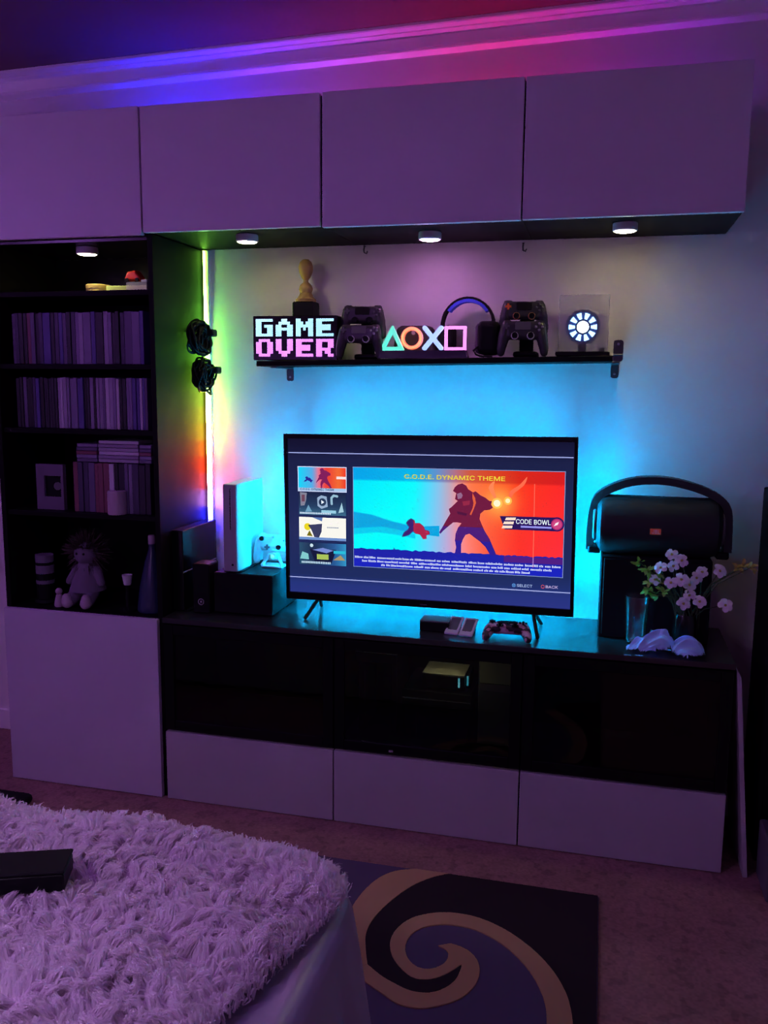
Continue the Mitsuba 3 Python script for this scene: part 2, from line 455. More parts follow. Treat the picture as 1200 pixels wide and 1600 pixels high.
part(s, 'channel', bx(0.0012, 0.0158, YW - 0.0178, YW - 0.0003, 0.905, 1.887, 0.0005), M_LIGHT)
# violet strip behind the left edge of the bookcase
s = thing('light_strip', 'violet light strip behind the left edge of the bookcase', 'light strip')
for a, b, col in ((0.70, 0.95, (0.22, 0.05, 0.8)), (0.95, 1.03, (0.9, 0.05, 0.5)), (1.03, 1.30, (0.30, 0.06, 1.2))):
    part(s, 'light_segment', bx(BX0 - 0.012, BX0 - 0.001, YW - 0.020, YW - 0.008, a, b, 0.001), M_WHITE, emit=np.array(col) * 6.0, weight=0.7)

# puck lamps under the cabinets
def puck(x, y, z, lab, em=L_PUCK):
    p = thing('puck_light', lab, 'lamp', 'round puck lamps under the cabinets')
    part(p, 'housing', lathe([(0, 0), (0.034, 0), (0.0355, -0.002), (0.0355, -0.020), (0.033, -0.023), (0.030, -0.022), (0.0, -0.022)], 36, at=(x, y, z)), M_LIGHT, smooth=30)
    part(p, 'lens', lathe([(0.0, -0.0275), (0.016, -0.0270), (0.027, -0.0250), (0.0295, -0.0225), (0, -0.0225)], 36, at=(x, y, z)), M_WHITE, smooth=30, label='glowing warm white lens', emit=em, weight=2)


puck(0.273, 0.120, ZUB + 0.002, 'round puck lamp under the cabinets nearest the green corner strip')
puck(0.855, 0.185, ZUB + 0.002, 'round puck lamp under the cabinets above the four glowing shapes', np.array([1.0, 0.36, 1.05]) * 58)
puck(1.439, 0.145, ZUB + 0.002, 'round puck lamp under the right end of the wall cabinets')
puck(-0.300, 0.114, 1.8672, 'round puck lamp inside the top compartment of the bookcase', L_PUCK * 1.0)

# small hooks on the wall under the cabinets
for x, z, lab in ((1.125, 1.868, 'small dark hook on the wall right of centre under the cabinets'), (0.590, 1.875, 'small dark hook on the wall left of centre under the cabinets')):
    h = [(x, YW - 0.001, z + 0.012), (x, YW - 0.012, z + 0.012), (x, YW - 0.016, z + 0.0), (x, YW - 0.014, z - 0.010), (x + 0.008, YW - 0.012, z - 0.014), (x + 0.011, YW - 0.012, z - 0.006)]
    one('wall_hook', tube(h, 0.0028, 6), M_DARKSTEEL, lab, 'hook', smooth=True)

# ================================================================= floating shelf with brackets
SHT = lambda x: 1.506 + 0.016 * (x - 0.85)
w = thing('wall_shelf', 'narrow black wall shelf above the television holding gaming keepsakes', 'shelf')
_b = bx(0.266, 1.422, 0.200, YW - 0.002, -0.018, 0.0, 0.0015)
_b.vertices[:, 2] += SHT(_b.vertices[:, 0])
part(w, 'board', _b, M_BLACKWOOD)
for x, up in ((0.318, 0), (1.431, 1)):
    z = SHT(x)
    pl = rrect(-0.0125, 0.0125, -0.066, -0.022, 0.008)
    ms = [facing(extrude(pl, 0.004), (x, YW - 0.0005, z))]
    b = part(w, 'bracket', cat_(*ms, bx(x - 0.012, x + 0.012, 0.225 if not up else 0.20, YW - 0.001, z - 0.024, z - 0.0185, 0.001)), M_DARKSTEEL)
    part(b, 'screw', lathe([(0, 0.003), (0.003, 0.002), (0.004, 0), (0, 0)], 14, 'y', (x, YW - 0.005, z - 0.052)), M_STEEL, smooth=30)
    if up:
        part(w, 'bracket_clamp', cat_(facing(extrude(rrect(-0.0145, 0.0145, -0.018, 0.046, 0.008), 0.004), (x + 0.006, 0.200, z)), bx(x - 0.008, x + 0.020, 0.19, 0.32, z - 0.0005, z + 0.004, 0.001)), M_DARKSTEEL)
        part(b, 'screw', lathe([(0, 0.003), (0.003, 0.002), (0.004, 0), (0, 0)], 14, 'y', (x + 0.006, 0.196, z + 0.034)), M_STEEL, smooth=30)

# --- GAME OVER sign
FONT = {'G': ['111111', '110000', '110111', '110011', '110011', '111111'], 'A': ['001100', '011110', '110011', '111111', '110011', '110011'], 'M': ['110011', '111111', '111111', '110111', '110011', '110011'],
        'E': ['111111', '110000', '111110', '111110', '110000', '111111'], 'O': ['011110', '110011', '110011', '110011', '110011', '011110'], 'V': ['110011', '110011', '110011', '110011', '011110', '001100'],
        'R': ['111111', '110011', '110011', '111110', '110110', '110011']}
FONT['M'] = ['1100011', '1110111', '1111111', '1101011', '1100011', '1100011']
g = thing('game_over_sign', 'black box sign with glowing pixel words GAME OVER on the wall shelf', 'sign')
gx0, gx1, gy = 0.243, 0.540, 0.232
gz = SHT(0.39) + 0.0012
part(g, 'case', bx(gx0, gx1, gy, gy + 0.06, gz, gz + 0.146, 0.002), M_GLOSS)
lw, lh = 0.0605, 0.058
for row, (word, z0, col) in enumerate((('GAME', gz + 0.0785, (0.30, 0.72, 0.95)), ('OVER', gz + 0.012, (0.75, 0.22, 1.0)))):
    for k, ch in enumerate(word):
        x0 = gx0 + 0.0105 + k * 0.0712
        nc = len(FONT[ch][0])
        cells = [sbox(x0 + cx * lw / nc, z0 + (5 - cy) * lh / 6, x0 + (cx + 1) * lw / nc + 1e-5, z0 + (6 - cy) * lh / 6 + 1e-5) for cy, r_ in enumerate(FONT[ch]) for cx, v in enumerate(r_) if v == '1']
        part(g, 'letter', facing(extrude(union_all(cells), 0.0022), (0, gy + 0.0004, 0)), M_WHITE, label='glowing ' + ('pale blue' if row == 0 else 'violet pink') + ' pixel letter ' + ch, emit=np.array(col) * 1.15, weight=0.25)

# --- plain turned stand-in for the small figure behind the sign
o = thing('ornament', 'plain golden brown stand-in for a small figure on a black block behind the GAME OVER sign', 'ornament')
ox, oy, oz = 0.396, 0.334, SHT(0.4)
part(o, 'base', bx(ox - 0.038, ox + 0.038, oy - 0.034, oy + 0.034, oz, oz + 0.20, 0.004), M_BLACK)
part(o, 'stem', lathe([(0, 0.0), (0.034, 0.0), (0.036, 0.008), (0.026, 0.016), (0.020, 0.03), (0.024, 0.044), (0.020, 0.056), (0.009, 0.066), (0.008, 0.074), (0, 0.074)], 28, at=(ox, oy, oz + 0.2005)), M_GOLD, smooth=35)
part(o, 'finial', lathe([(0, 0), (0.008, 0.0), (0.016, 0.010), (0.0235, 0.028), (0.025, 0.044), (0.020, 0.060), (0.010, 0.069), (0, 0.071)], 28, at=(ox, oy, oz + 0.273)), M_GOLD, smooth=35)


# --- game controllers
def pad_body(n=22):
    S_ = lambda x, y, z, r: sph((x, y, z), r, n)
    body = hull(*[S_(sx * x, 0.0, z, r) for sx in (-1, 1) for x, z, r in ((0.050, 0.020, 0.0165), (0.044, -0.010, 0.0160))])
    for sx in (-1, 1):
        body = body + hull(S_(sx * 0.055, 0.002, 0.018, 0.0190), S_(sx * 0.062, 0.003, -0.014, 0.0190)) + hull(S_(sx * 0.062, 0.003, -0.014, 0.0190), S_(sx * 0.070, 0.010, -0.050, 0.0155))
        body = body + hull(S_(sx * 0.070, 0.010, -0.050, 0.0155), S_(sx * 0.071, 0.012, -0.066, 0.0125))
        body = body + hull(S_(sx * 0.060, 0.010, 0.033, 0.009), S_(sx * 0.046, 0.012, 0.035, 0.008))
    m = tm(body.refine_to_length(0.006))
    trimesh.smoothing.filter_taubin(m, iterations=6)
    return m


PAD = pad_body()


def gamepad(label, M, body=M_PAD, ring=M_GREY, dpad=M_GREY, stick=M_BLACK, btn=M_MIDGREY, pad=M_MATTE, group=None, sticks_low=True, name='gamepad'):
    k = thing(name, label, 'game controller', group)
    part(k, 'body', mv(PAD, M), body, smooth=True)
    F = -0.0165
    fm = lambda prof, x, z: mv(lathe(prof, 24, 'y', (x, F, z)), M)
    spots = [(-0.026, -0.016), (0.026, -0.016)] if sticks_low else [(-0.045, 0.018), (0.024, -0.014)]
    for x, z in spots:
        part(k, 'stick_ring', fm([(0.0095, 0.0), (0.0125, 0.0), (0.0125, 0.0025), (0.0095, 0.0025), (0.0095, 0.0)], x, z), ring, smooth=30)
        part(k, 'thumb_stick', fm([(0, 0), (0.005, 0.0), (0.005, 0.008), (0.0092, 0.010), (0.0092, 0.013), (0.006, 0.0125), (0, 0.012)], x, z), stick, smooth=30)
    dx, dz = (-0.054, 0.016) if sticks_low else (-0.024, -0.014)
    cross = union_all([sbox(-0.0105, -0.0036, 0.0105, 0.0036), sbox(-0.0036, -0.0105, 0.0036, 0.0105)])
    part(k, 'direction_pad', mv(facing(extrude(cross, 0.004), (dx, F + (-0.0015 if sticks_low else 0.001), dz)), M), dpad)
    for a in range(4):
        x, z = 0.053 + 0.0105 * math.cos(a * math.pi / 2), 0.014 + 0.0105 * math.sin(a * math.pi / 2)
        part(k, 'button', fm([(0, 0.0055), (0.0035, 0.0050), (0.0045, 0.0), (0, 0)], x, z), btn, smooth=30)
    if sticks_low:
        part(k, 'touchpad', mv(facing(extrude(rrect(-0.026, 0.026, 0.004, 0.030, 0.003), 0.003), (0, F + 0.001, 0)), M), pad)
    else:
        part(k, 'guide_button', fm([(0, 0.003), (0.005, 0.002), (0.0055, 0), (0, 0)], 0, 0.026), pad, smooth=30)
    return k


def pad_stand(label, x, y, z, h=0.175):
    s_ = thing('controller_stand', label, 'stand')
    part(s_, 'base', tm(hull(*[sph((x + a, y + b, z + 0.010), 0.0095, 12) for a in (-0.030, 0.030) for b in (-0.025, 0.030)])), M_BLACK, smooth=30)
    part(s_, 'post', bx(x - 0.022, x + 0.022, y - 0.004, y + 0.020, z + 0.018, z + h, 0.005), M_MATTE)
    for q, d_ in ((0.052, 0.048), (0.118, 0.006)):
        part(s_, 'cradle', bx(x - 0.016, x + 0.016, y - 0.004 - d_, y - 0.0035, z + q, z + q + 0.007, 0.002), M_MATTE)


def two_pads(x, y, labs, kw0, kw1, sx=0.0):
    z = SHT(x)
    pad_stand(labs[2], x + 0.004, y + 0.066, z + 0.0008)
    gamepad(labs[0], xf((x + sx - 0.004, y + 0.034, z + 0.142), rx=-6, rz=8, s=0.92), **kw0)
    gamepad(labs[1], xf((x, y - 0.018, z + 0.077), rx=-10, rz=4, s=0.94), **kw1)


two_pads(0.618, 0.245, ('black game controller on the upper tier of the stand beside the GAME OVER sign', 'black controller with grey sticks on the lower tier beside the GAME OVER sign', 'black two-tier controller stand between the GAME OVER sign and the glowing triangle'),
         dict(body=M_PAD, dpad=M_GREY, ring=M_BLACK, btn=M_GREY), dict(body=M_PAD, ring=M_LIGHT, dpad=M_GREY, pad=M_GREY, btn=M_MIDGREY))
two_pads(1.147, 0.245, ('black controller with orange direction pad and copper rings, upper tier right of the headset', 'black controller with silver stick rings, lower tier right of the headset', 'black two-tier controller stand between the headset and the round lamp'),
         dict(body=M_PAD, dpad=M_ORANGE, ring=M_COPPER, btn=M_GREY), dict(body=M_PAD, ring=M_LIGHT, dpad=M_GREY, pad=M_GREY, btn=M_MIDGREY))

# --- dark rounded case behind the glowing shapes
x, z = 0.785, SHT(0.78) + 0.0005
case = hull(*[sph((x + a, 0.325 + b, z + c_), 0.022, 20) for a, c_ in ((-0.052, 0.022), (0.052, 0.022), (-0.040, 0.088), (0.040, 0.088)) for b in (-0.02, 0.02)])
cs = thing('carry_case', 'dark rounded case behind the glowing triangle and circle', 'case')
part(cs, 'shell', tm(case), mat('case_brown', (0.030, 0.022, 0.022), 0.6), smooth=40)
part(cs, 'badge', lathe([(0, 0.002), (0.006, 0.0015), (0.007, 0), (0, 0)], 16, 'y', (x, 0.2835, z + 0.085)), M_MIDGREY, smooth=30)

# --- glowing shapes light
ic = thing('shape_light', 'desk light with four glowing shapes, triangle, circle, cross and square', 'lamp')
iz, iy = SHT(0.83) + 0.0008, 0.225
base = Polygon([(0.682, 0), (0.975, 0), (0.968, 0.026), (0.690, 0.024)])
part(ic, 'base', facing(extrude(base, 0.045), (0, iy + 0.04, iz)), M_GLOSS)
zb = iz + 0.0265
R_ = 0.0385
tri = Polygon([(0.688, 0.0), (0.765, 0.0), (0.728, 0.076)])
ring = lambda p_, w_: p_.buffer(0.002, quad_segs=5).difference(p_.buffer(-w_))
part(ic, 'triangle', facing(extrude(ring(tri, 0.0105), 0.012), (0, iy + 0.012, zb)), M_WHITE, label='glowing green triangle outline', emit=(0.02, 0.85, 0.55), weight=0.5)
cc = Point(0.792, 0.038).buffer(0.034, quad_segs=14)
part(ic, 'circle', facing(extrude(ring(cc, 0.0095), 0.010), (0, iy + 0.012, zb)), M_WHITE, label='glowing orange red circle', emit=(1.6, 0.15, 0.0), weight=0.5)
part(ic, 'circle_core', facing(extrude(cc.buffer(-0.0025).difference(cc.buffer(-0.0050)), 0.002), (0, iy + 0.0021, zb)), M_WHITE, label='bright yellow core line of the circle', emit=(1.8, 0.75, 0.08), weight=0.2)
cr = union_all([LineString([(0.834, 0.006), (0.888, 0.070)]).buffer(0.007), LineString([(0.888, 0.006), (0.834, 0.070)]).buffer(0.007)])
part(ic, 'cross', facing(extrude(cr, 0.012), (0, iy + 0.012, zb)), M_WHITE, label='glowing blue white cross', emit=(0.35, 0.65, 1.6), weight=0.5)
sq = sbox(0.901, 0.001, 0.967, 0.073)
part(ic, 'square', facing(extrude(ring(sq, 0.0075), 0.012), (0, iy + 0.012, zb)), M_WHITE, label='glowing pink square outline', emit=(1.35, 0.35, 1.2), weight=0.5)

# --- headset
h = thing('headset', 'black gaming headset with blue inner headband behind the glowing square', 'headset')
hx, hy, hz = 0.960, 0.318, SHT(0.96) + 0.108
arc = [(hx + 0.084 * math.cos(a), hy + 0.010 * math.sin(a), hz + 0.088 * math.sin(a)) for a in np.linspace(math.radians(-14), math.radians(194), 40)]


def band(pts, w_, t_, yoff=0.0):
    p = np.array(pts)
    v, f = [], []
    c0 = np.array([hx, hy, hz])
    for q in p:
        n_ = np.array([q[0] - c0[0], 0, q[2] - c0[2]])
        n_ /= np.linalg.norm(n_)
        for a, b in ((-1, -1), (1, -1), (1, 1), (-1, 1)):
            v.append(q + np.array([0, a * w_, 0]) + n_ * b * t_)
    for i in range(len(p) - 1):
        for j in range(4):
            a, b = i * 4 + j, i * 4 + (j + 1) % 4
            f += [[a, b, b + 4], [a, b + 4, a + 4]]
    f += [[0, 1, 2], [0, 2, 3], [len(v) - 4, len(v) - 2, len(v) - 3], [len(v) - 4, len(v) - 1, len(v) - 2]]
    return trimesh.Trimesh(v, f, process=False)


part(h, 'headband', band(arc, 0.020, 0.0035), M_MATTE, smooth=40)
part(h, 'band_pad', band([(hx + (q[0] - hx) * 0.90, q[1] - 0.002, hz + (q[2] - hz) * 0.90) for q in arc[9:31]], 0.021, 0.0048), M_BLUE, smooth=40, label='blue padding under the headband')
cupR = hull(*[sph((1.040 + a, 0.262 + b, SHT(1.0) + c_), 0.020, 18) for a in (-0.018, 0.012) for b in (-0.028, 0.03) for c_ in (0.030, 0.095)])
part(h, 'ear_cup', tm(cupR), M_MATTE, smooth=40)
part(h, 'ear_cushion', tm(hull(*[sph((1.010, 0.262 + b, SHT(1.0) + c_), 0.013, 14) for b in (-0.028, 0.03) for c_ in (0.026, 0.095)])), mat('purple_black', (0.05, 0.03, 0.07), 0.55), smooth=40)
cupL = hull(*[sph((0.890 + a, 0.322 + b, SHT(0.9) + c_), 0.018, 18) for a in (-0.008, 0.010) for b in (-0.024, 0.024) for c_ in (0.024, 0.090)])
part(h, 'ear_cup', tm(cupL), M_MATTE, smooth=40)
part(h, 'yoke', tube([(1.046, 0.300, hz - 0.01), (1.060, 0.285, hz + 0.004), (1.060, 0.262, hz - 0.02), (1.056, 0.245, hz - 0.035)], 0.005, 8), M_DARKSTEEL, smooth=True)
part(h, 'cable', tube([(1.02, 0.225, hz - 0.06), (0.995, 0.215, hz - 0.085), (1.004, 0.212, SHT(1.0) + 0.010), (1.020, 0.215, SHT(1.0) + 0.0045), (1.055, 0.215, SHT(1.0) + 0.0045)], 0.0032, 8), M_MATTE, smooth=True)

# --- round lamp in an acrylic case
lp = thing('display_lamp', 'round glowing blue white lamp in clear acrylic box at shelf end', 'lamp')
lx, ly, lz = 1.332, 0.262, SHT(1.33) + 0.0008
part(lp, 'base', bx(1.249, 1.412, 0.212, 0.346, lz, lz + 0.013, 0.002), M_GLOSS)
ac = trimesh.creation.box((0.150, 0.118, 0.170))
ac.apply_translation((1.331, 0.279, lz + 0.0135 + 0.085))
part(lp, 'acrylic_cover', ac, 'mat_clear')
lc = (lx - 0.004, ly, lz + 0.090)
rim = [(0.045, -0.008), (0.053, -0.008), (0.053, 0.008), (0.045, 0.008), (0.045, -0.008)]
part(lp, 'rim', lathe(rim, 48, 'y', lc), M_NAVY, smooth=35)
part(lp, 'backplate', lathe([(0, -0.006), (0.045, -0.006), (0.045, -0.002), (0, -0.002)], 40, 'y', lc), M_NAVY, smooth=35)
for k in range(10):
    a0, a1 = 2 * math.pi * (k - 0.30) / 10, 2 * math.pi * (k + 0.30) / 10
    pts = [(0.043 * math.cos(a), 0.043 * math.sin(a)) for a in np.linspace(a0, a1, 5)] + [(0.024 * math.cos(a), 0.024 * math.sin(a)) for a in np.linspace(a1 - 0.02, a0 + 0.02, 4)]
    part(lp, 'light_segment', facing(extrude(Polygon(pts), 0.004), (lc[0], lc[1] + 0.000, lc[2])), M_WHITE, emit=(0.9, 2.2, 3.6), weight=0.4)
part(lp, 'light_core', lathe([(0, 0.006), (0.012, 0.005), (0.0185, 0.0), (0, 0)], 30, 'y', lc), M_WHITE, smooth=30, emit=(3.0, 4.5, 6.0), weight=1.0)
part(lp, 'core_ring', lathe([(0.0185, 0.0), (0.0225, 0.0), (0.0225, 0.004), (0.0185, 0.004), (0.0185, 0)], 36, 'y', lc), M_NAVY, smooth=30)
part(lp, 'stem', bx(lc[0] - 0.013, lc[0] + 0.013, ly - 0.008, ly + 0.010, lz + 0.0135, lz + 0.036, 0.002), M_BLACK)
part(lp, 'switch_knob', lathe([(0, 0), (0.008, 0), (0.009, 0.005), (0.006, 0.012), (0, 0.013)], 18, at=(1.388, 0.245, lz + 0.0135)), M_BLACK, smooth=30)

# ================================================================= television
tv = thing('television', 'flat screen television on the console showing a cyan and red game theme page', 'television')
TC = np.array([0.853, 0.168, 0.981])
_y, _ro = math.radians(-1.67), 0.013
_R = np.array([math.cos(_y), math.sin(_y), 0])
_Z = np.array([0, 0, 1.0])
TR, TU = _R * math.cos(_ro) + _Z * math.sin(_ro), _Z * math.cos(_ro) - _R * math.sin(_ro)
TN = np.cross(TU, TR)          # into the wall side
if TN[1] < 0:
    TN = -TN
TVM = np.eye(4)
TVM[:3, 0], TVM[:3, 1], TVM[:3, 2], TVM[:3, 3] = TR, TN, TU, TC


def tvm(mesh):
    return mv(mesh, TVM)


W2, H2 = 0.482, 0.2815
fr = sbox(-W2, -H2, W2, H2).difference(sbox(-0.4715, -0.258, 0.4715, 0.266))
part(tv, 'bezel', tvm(facing(extrude(fr, 0.012), (0, 0.012, 0))), M_GLOSS)
part(tv, 'back_cover', tvm(cat_(bx(-W2 + 0.001, W2 - 0.001, 0.0122, 0.024, -H2 + 0.001, H2 - 0.001, 0.002), bx(-0.36, 0.36, 0.024, 0.060, -0.25, 0.12, 0.006))), M_MATTE)
part(tv, 'maker_mark', tvm(facing(extrude(rrect(-0.012, 0.012, -0.2745, -0.2705, 0.001), 0.0006), (0, -0.0001, 0))), M_GREY)
for px, sgn in ((0.455, -1), (1.246, 1)):
    # each foot: two splayed legs
    zt = TC[2] - 0.282 + 0.013 * (px - 0.853) + 0.004
    yb = TC[1] - 0.029 * (px - 0.853) + 0.02
    x_in = px - sgn * 0.035
    ft = tm(hull(sph((x_in, yb, zt + 0.006), 0.006, 10), sph((px - sgn * 0.012, yb - 0.085, ZT + 0.0062), 0.006, 10)) + hull(sph((x_in, yb, zt + 0.006), 0.006, 10), sph((px - sgn * 0.012, yb + 0.085, ZT + 0.0062), 0.006, 10)))
    part(tv, 'foot', ft, M_BLACK, smooth=35)
for (a0, a1, b0, b1) in ((-0.45, 0.45, 0.262, 0.265), (-0.45, 0.45, -0.268, -0.265), (-0.468, -0.465, -0.25, 0.25), (0.465, 0.468, -0.25, 0.25)):
    part(tv, 'back_light', tvm(bx(a0, a1, 0.0245, 0.0405, b0, b1, 0.0005)), M_WHITE, emit=L_TV * (0.26 if b0 > 0.2 else 1.15 if b1 < -0.26 else 0.8), weight=7, label='cyan light strip on the back of the television')

# the picture on the screen: flat coloured layers, one emitting mesh
pic_v, pic_f, pic_c = [], [], []
_layer = [0]


def S(c):
    return np.array(hexc(*c)) * L_SCREEN / 2 ** exposure


def add_tris(v2, f, cols):
    n0 = sum(len(a) for a in pic_v)
    d = 0.0100 - 0.00012 * _layer[0]
    v3 = np.stack([v2[:, 0], np.full(len(v2), d), v2[:, 1]], 1)
    a, b, c_ = v2[f[:, 0]], v2[f[:, 1]], v2[f[:, 2]]
    area = (b[:, 0] - a[:, 0]) * (c_[:, 1] - a[:, 1]) - (b[:, 1] - a[:, 1]) * (c_[:, 0] - a[:, 0])
    f = np.where(area[:, None] < 0, f[:, ::-1], f)
    pic_v.append(v3)
    pic_f.append(f + n0)
    pic_c.append(cols)


def fill(poly, col):
    _layer[0] += 1
    for g_ in getattr(poly, 'geoms', [poly]):
        if g_.area < 1e-9 or g_.geom_type != 'Polygon':
            continue
        v, f = trimesh.creation.triangulate_polygon(g_, engine='earcut')
        add_tris(np.array(v), np.array(f), np.tile(S(col), (len(v), 1)))


def grid(x0, x1, z0, z1, nx, nz, fn):
    _layer[0] += 1
    xs, zs = np.meshgrid(np.linspace(x0, x1, nx + 1), np.linspace(z0, z1, nz + 1))
    v = np.stack([xs.ravel(), zs.ravel()], 1)
    i, j = np.meshgrid(np.arange(nx), np.arange(nz))
    a = (j * (nx + 1) + i).ravel()
    f = np.vstack([np.stack([a, a + 1, a + nx + 2], 1), np.stack([a, a + nx + 2, a + nx + 1], 1)])
    cols = np.array([S(fn(*p)) for p in v])
    add_tris(v, f, cols)


def text(txt, height, x0, z0, width, col, bold=False):
    m = meshkit.text_mesh(txt, height, 0.001, bold)
    v, f = np.array(m.vertices), np.array(m.faces)
    top = f[(v[f][:, :, 2] > 0.0005).all(1)]
    k = width / (v[:, 0].max() - v[:, 0].min())
    _layer[0] += 1
    used, inv = np.unique(top, return_inverse=True)
    q = v[used][:, :2]
    q = np.stack([x0 + (q[:, 0] - v[:, 0].min()) * k, z0 + q[:, 1]], 1)
    add_tris(q, inv.reshape(-1, 3), np.tile(S(col), (len(q), 1)))


def lerp3(stops, t_):
    return tuple(np.interp(t_, [s_[0] for s_ in stops], [s_[1][k] for s_ in stops]) for k in range(3))


grid(-0.4715, 0.4715, -0.258, 0.266, 16, 16, lambda x, z: lerp3([(-0.26, (42, 52, 130)), (-0.21, (36, 52, 122)), (-0.195, (30, 44, 96)), (0.1, (26, 36, 78)), (0.215, (24, 30, 66)), (0.222, (20, 24, 58)), (0.27, (13, 14, 40))], z - 0.02 * x))
fill(sbox(-0.469, 0.2165, 0.469, 0.2205), (150, 160, 215))
fill(sbox(-0.474 + 0.003, -0.2085, 0.4705, -0.2045), (150, 160, 215))
fill(sbox(-0.243, -0.160, 0.447, 0.176), (120, 140, 190))
MX0, MX1, MZ0, MZ1 = -0.2405, 0.4445, -0.1575, 0.1735


def art(x, z):
    u = (x - MX0) / (MX1 - MX0)
    v = (z - MZ0) / (MZ1 - MZ0)
    top = lerp3([(0, (0, 205, 250)), (0.30, (0, 228, 250)), (0.42, (120, 180, 215)), (0.50, (205, 140, 140)), (0.57, (240, 110, 60)), (0.70, (250, 80, 30)), (0.8, (250, 50, 22)), (1, (245, 35, 30))], u)
    low = lerp3([(0, (0, 240, 255)), (0.25, (0, 250, 255)), (0.36, (90, 200, 235)), (0.47, (180, 150, 200)), (0.56, (240, 120, 120)), (0.66, (245, 80, 60)), (0.8, (245, 45, 40)), (1, (235, 45, 60))], u)
    c_ = np.array(top) * v + np.array(low) * (1 - v)
    d = math.hypot((x - 0.245) * 1.0, z - 0.072)
    k = math.exp(-(d / 0.05) ** 2)
    c_ = c_ * (1 - 0.7 * k) + np.array((255, 190, 80)) * 0.7 * k
    if v > 0.88:
        c_ = c_ * np.array((0.80, 0.72, 0.85))
    return tuple(np.minimum(c_ * 1.10, 255))


grid(MX0, MX1, MZ0, MZ1, 84, 44, art)
hill = Polygon([(MX0, 0.026), (-0.177, 0.018), (-0.111, -0.001), (-0.047, -0.013), (-0.004, -0.014), (0.05, -0.010), (0.05, -0.045), (-0.02, -0.040), (-0.08, -0.030), (-0.14, -0.020), (MX0, -0.030)])
fill(hill, (0, 165, 225))
fill(Polygon([(MX0, -0.030), (-0.14, -0.020), (-0.08, -0.030), (-0.03, -0.040), (-0.03, -0.055), (-0.10, -0.045), (-0.16, -0.040), (MX0, -0.050)]), (0, 205, 240))
gr = [(MX0, -0.098)]
r2 = np.random.default_rng(3)
for x in np.linspace(MX0 + 0.006, MX1 - 0.004, 70):
    gr.append((x, -0.096 + 0.005 * (r2.random() - 0.5)))
gr += [(MX1, -0.096), (MX1, MZ0), (MX0, MZ0)]
fill(Polygon(gr), (28, 34, 168))
fill(sbox(MX0, MZ0, MX1, MZ0 + 0.028), (26, 36, 190))
fill(sbox(0.26, -0.118, MX1, -0.099), (80, 30, 130))
# generic walking figures as dark silhouettes
sold = [(0.094, 0.105), (0.1, 0.117), (0.11, 0.126), (0.124, 0.13), (0.137, 0.123), (0.143, 0.112), (0.159, 0.102), (0.167, 0.106), (0.182, 0.094), (0.199, 0.086), (0.212, 0.076), (0.22, 0.076), (0.217, 0.065), (0.223, 0.055), (0.212, 0.048), (0.195, 0.046), (0.183, 0.034), (0.181, 0.017), (0.188, 0.0), (0.198, -0.021), (0.214, -0.046), (0.223, -0.067), (0.237, -0.098), (0.217, -0.098), (0.201, -0.072), (0.184, -0.056), (0.164, -0.042), (0.149, -0.031), (0.136, -0.036), (0.128, -0.05), (0.122, -0.067), (0.122, -0.099), (0.102, -0.099), (0.106, -0.077), (0.102, -0.055), (0.104, -0.033), (0.112, -0.013), (0.123, 0.002), (0.106, 0.004), (0.095, 0.003), (0.08, -0.01), (0.062, -0.026), (0.054, -0.036), (0.05, -0.031), (0.062, -0.011), (0.073, 0.009), (0.086, 0.031), (0.081, 0.046), (0.09, 0.053), (0.103, 0.066), (0.11, 0.073), (0.101, 0.079), (0.103, 0.09), (0.105, 0.098)]
SP = Polygon(sold).buffer(0)
fill(SP, (112, 26, 62))
fill(SP.intersection(sbox(-1, -0.2, 1, -0.01)), (74, 28, 120))
fill(SP.intersection(sbox(-1, -0.2, 1, -0.055)), (44, 30, 150))
fill(Polygon([(0.157, 0.101), (0.166, 0.085), (0.169, 0.068), (0.161, 0.046), (0.154, 0.029), (0.149, 0.031), (0.158, 0.051), (0.161, 0.068), (0.157, 0.085)]), (225, 95, 60))
fill(Polygon([(0.107, 0.096), (0.12, 0.101), (0.126, 0.092), (0.122, 0.082), (0.11, 0.079)]), (150, 105, 140))
fill(Polygon([(0.125, 0.072), (0.150, 0.076), (0.148, 0.062), (0.128, 0.058)]), (150, 40, 70))
fill(Polygon([(0.108, 0.040), (0.140, 0.034), (0.138, 0.026), (0.110, 0.031)]), (80, 20, 60))
sold2 = [(-0.075, -0.052), (-0.068, -0.036), (-0.055, -0.027), (-0.05, -0.018), (-0.061, -0.005), (-0.055, 0.004), (-0.044, 0.011), (-0.032, 0.005), (-0.03, -0.004), (-0.015, -0.003), (-0.001, -0.014), (0.003, -0.025), (0.017, -0.028), (0.019, -0.039), (0.008, -0.042), (0.008, -0.055), (-0.003, -0.056), (-0.014, -0.041), (-0.028, -0.039), (-0.037, -0.031), (-0.05, -0.044), (-0.064, -0.049)]
S2 = Polygon(sold2).buffer(0)
fill(S2, (60, 30, 110))
fill(S2.intersection(sbox(-0.036, -0.06, 0.03, 0.02)), (170, 34, 70))
fill(Polygon([(-0.105, -0.098), (-0.101, -0.086), (-0.097, -0.098)]), (28, 34, 168))
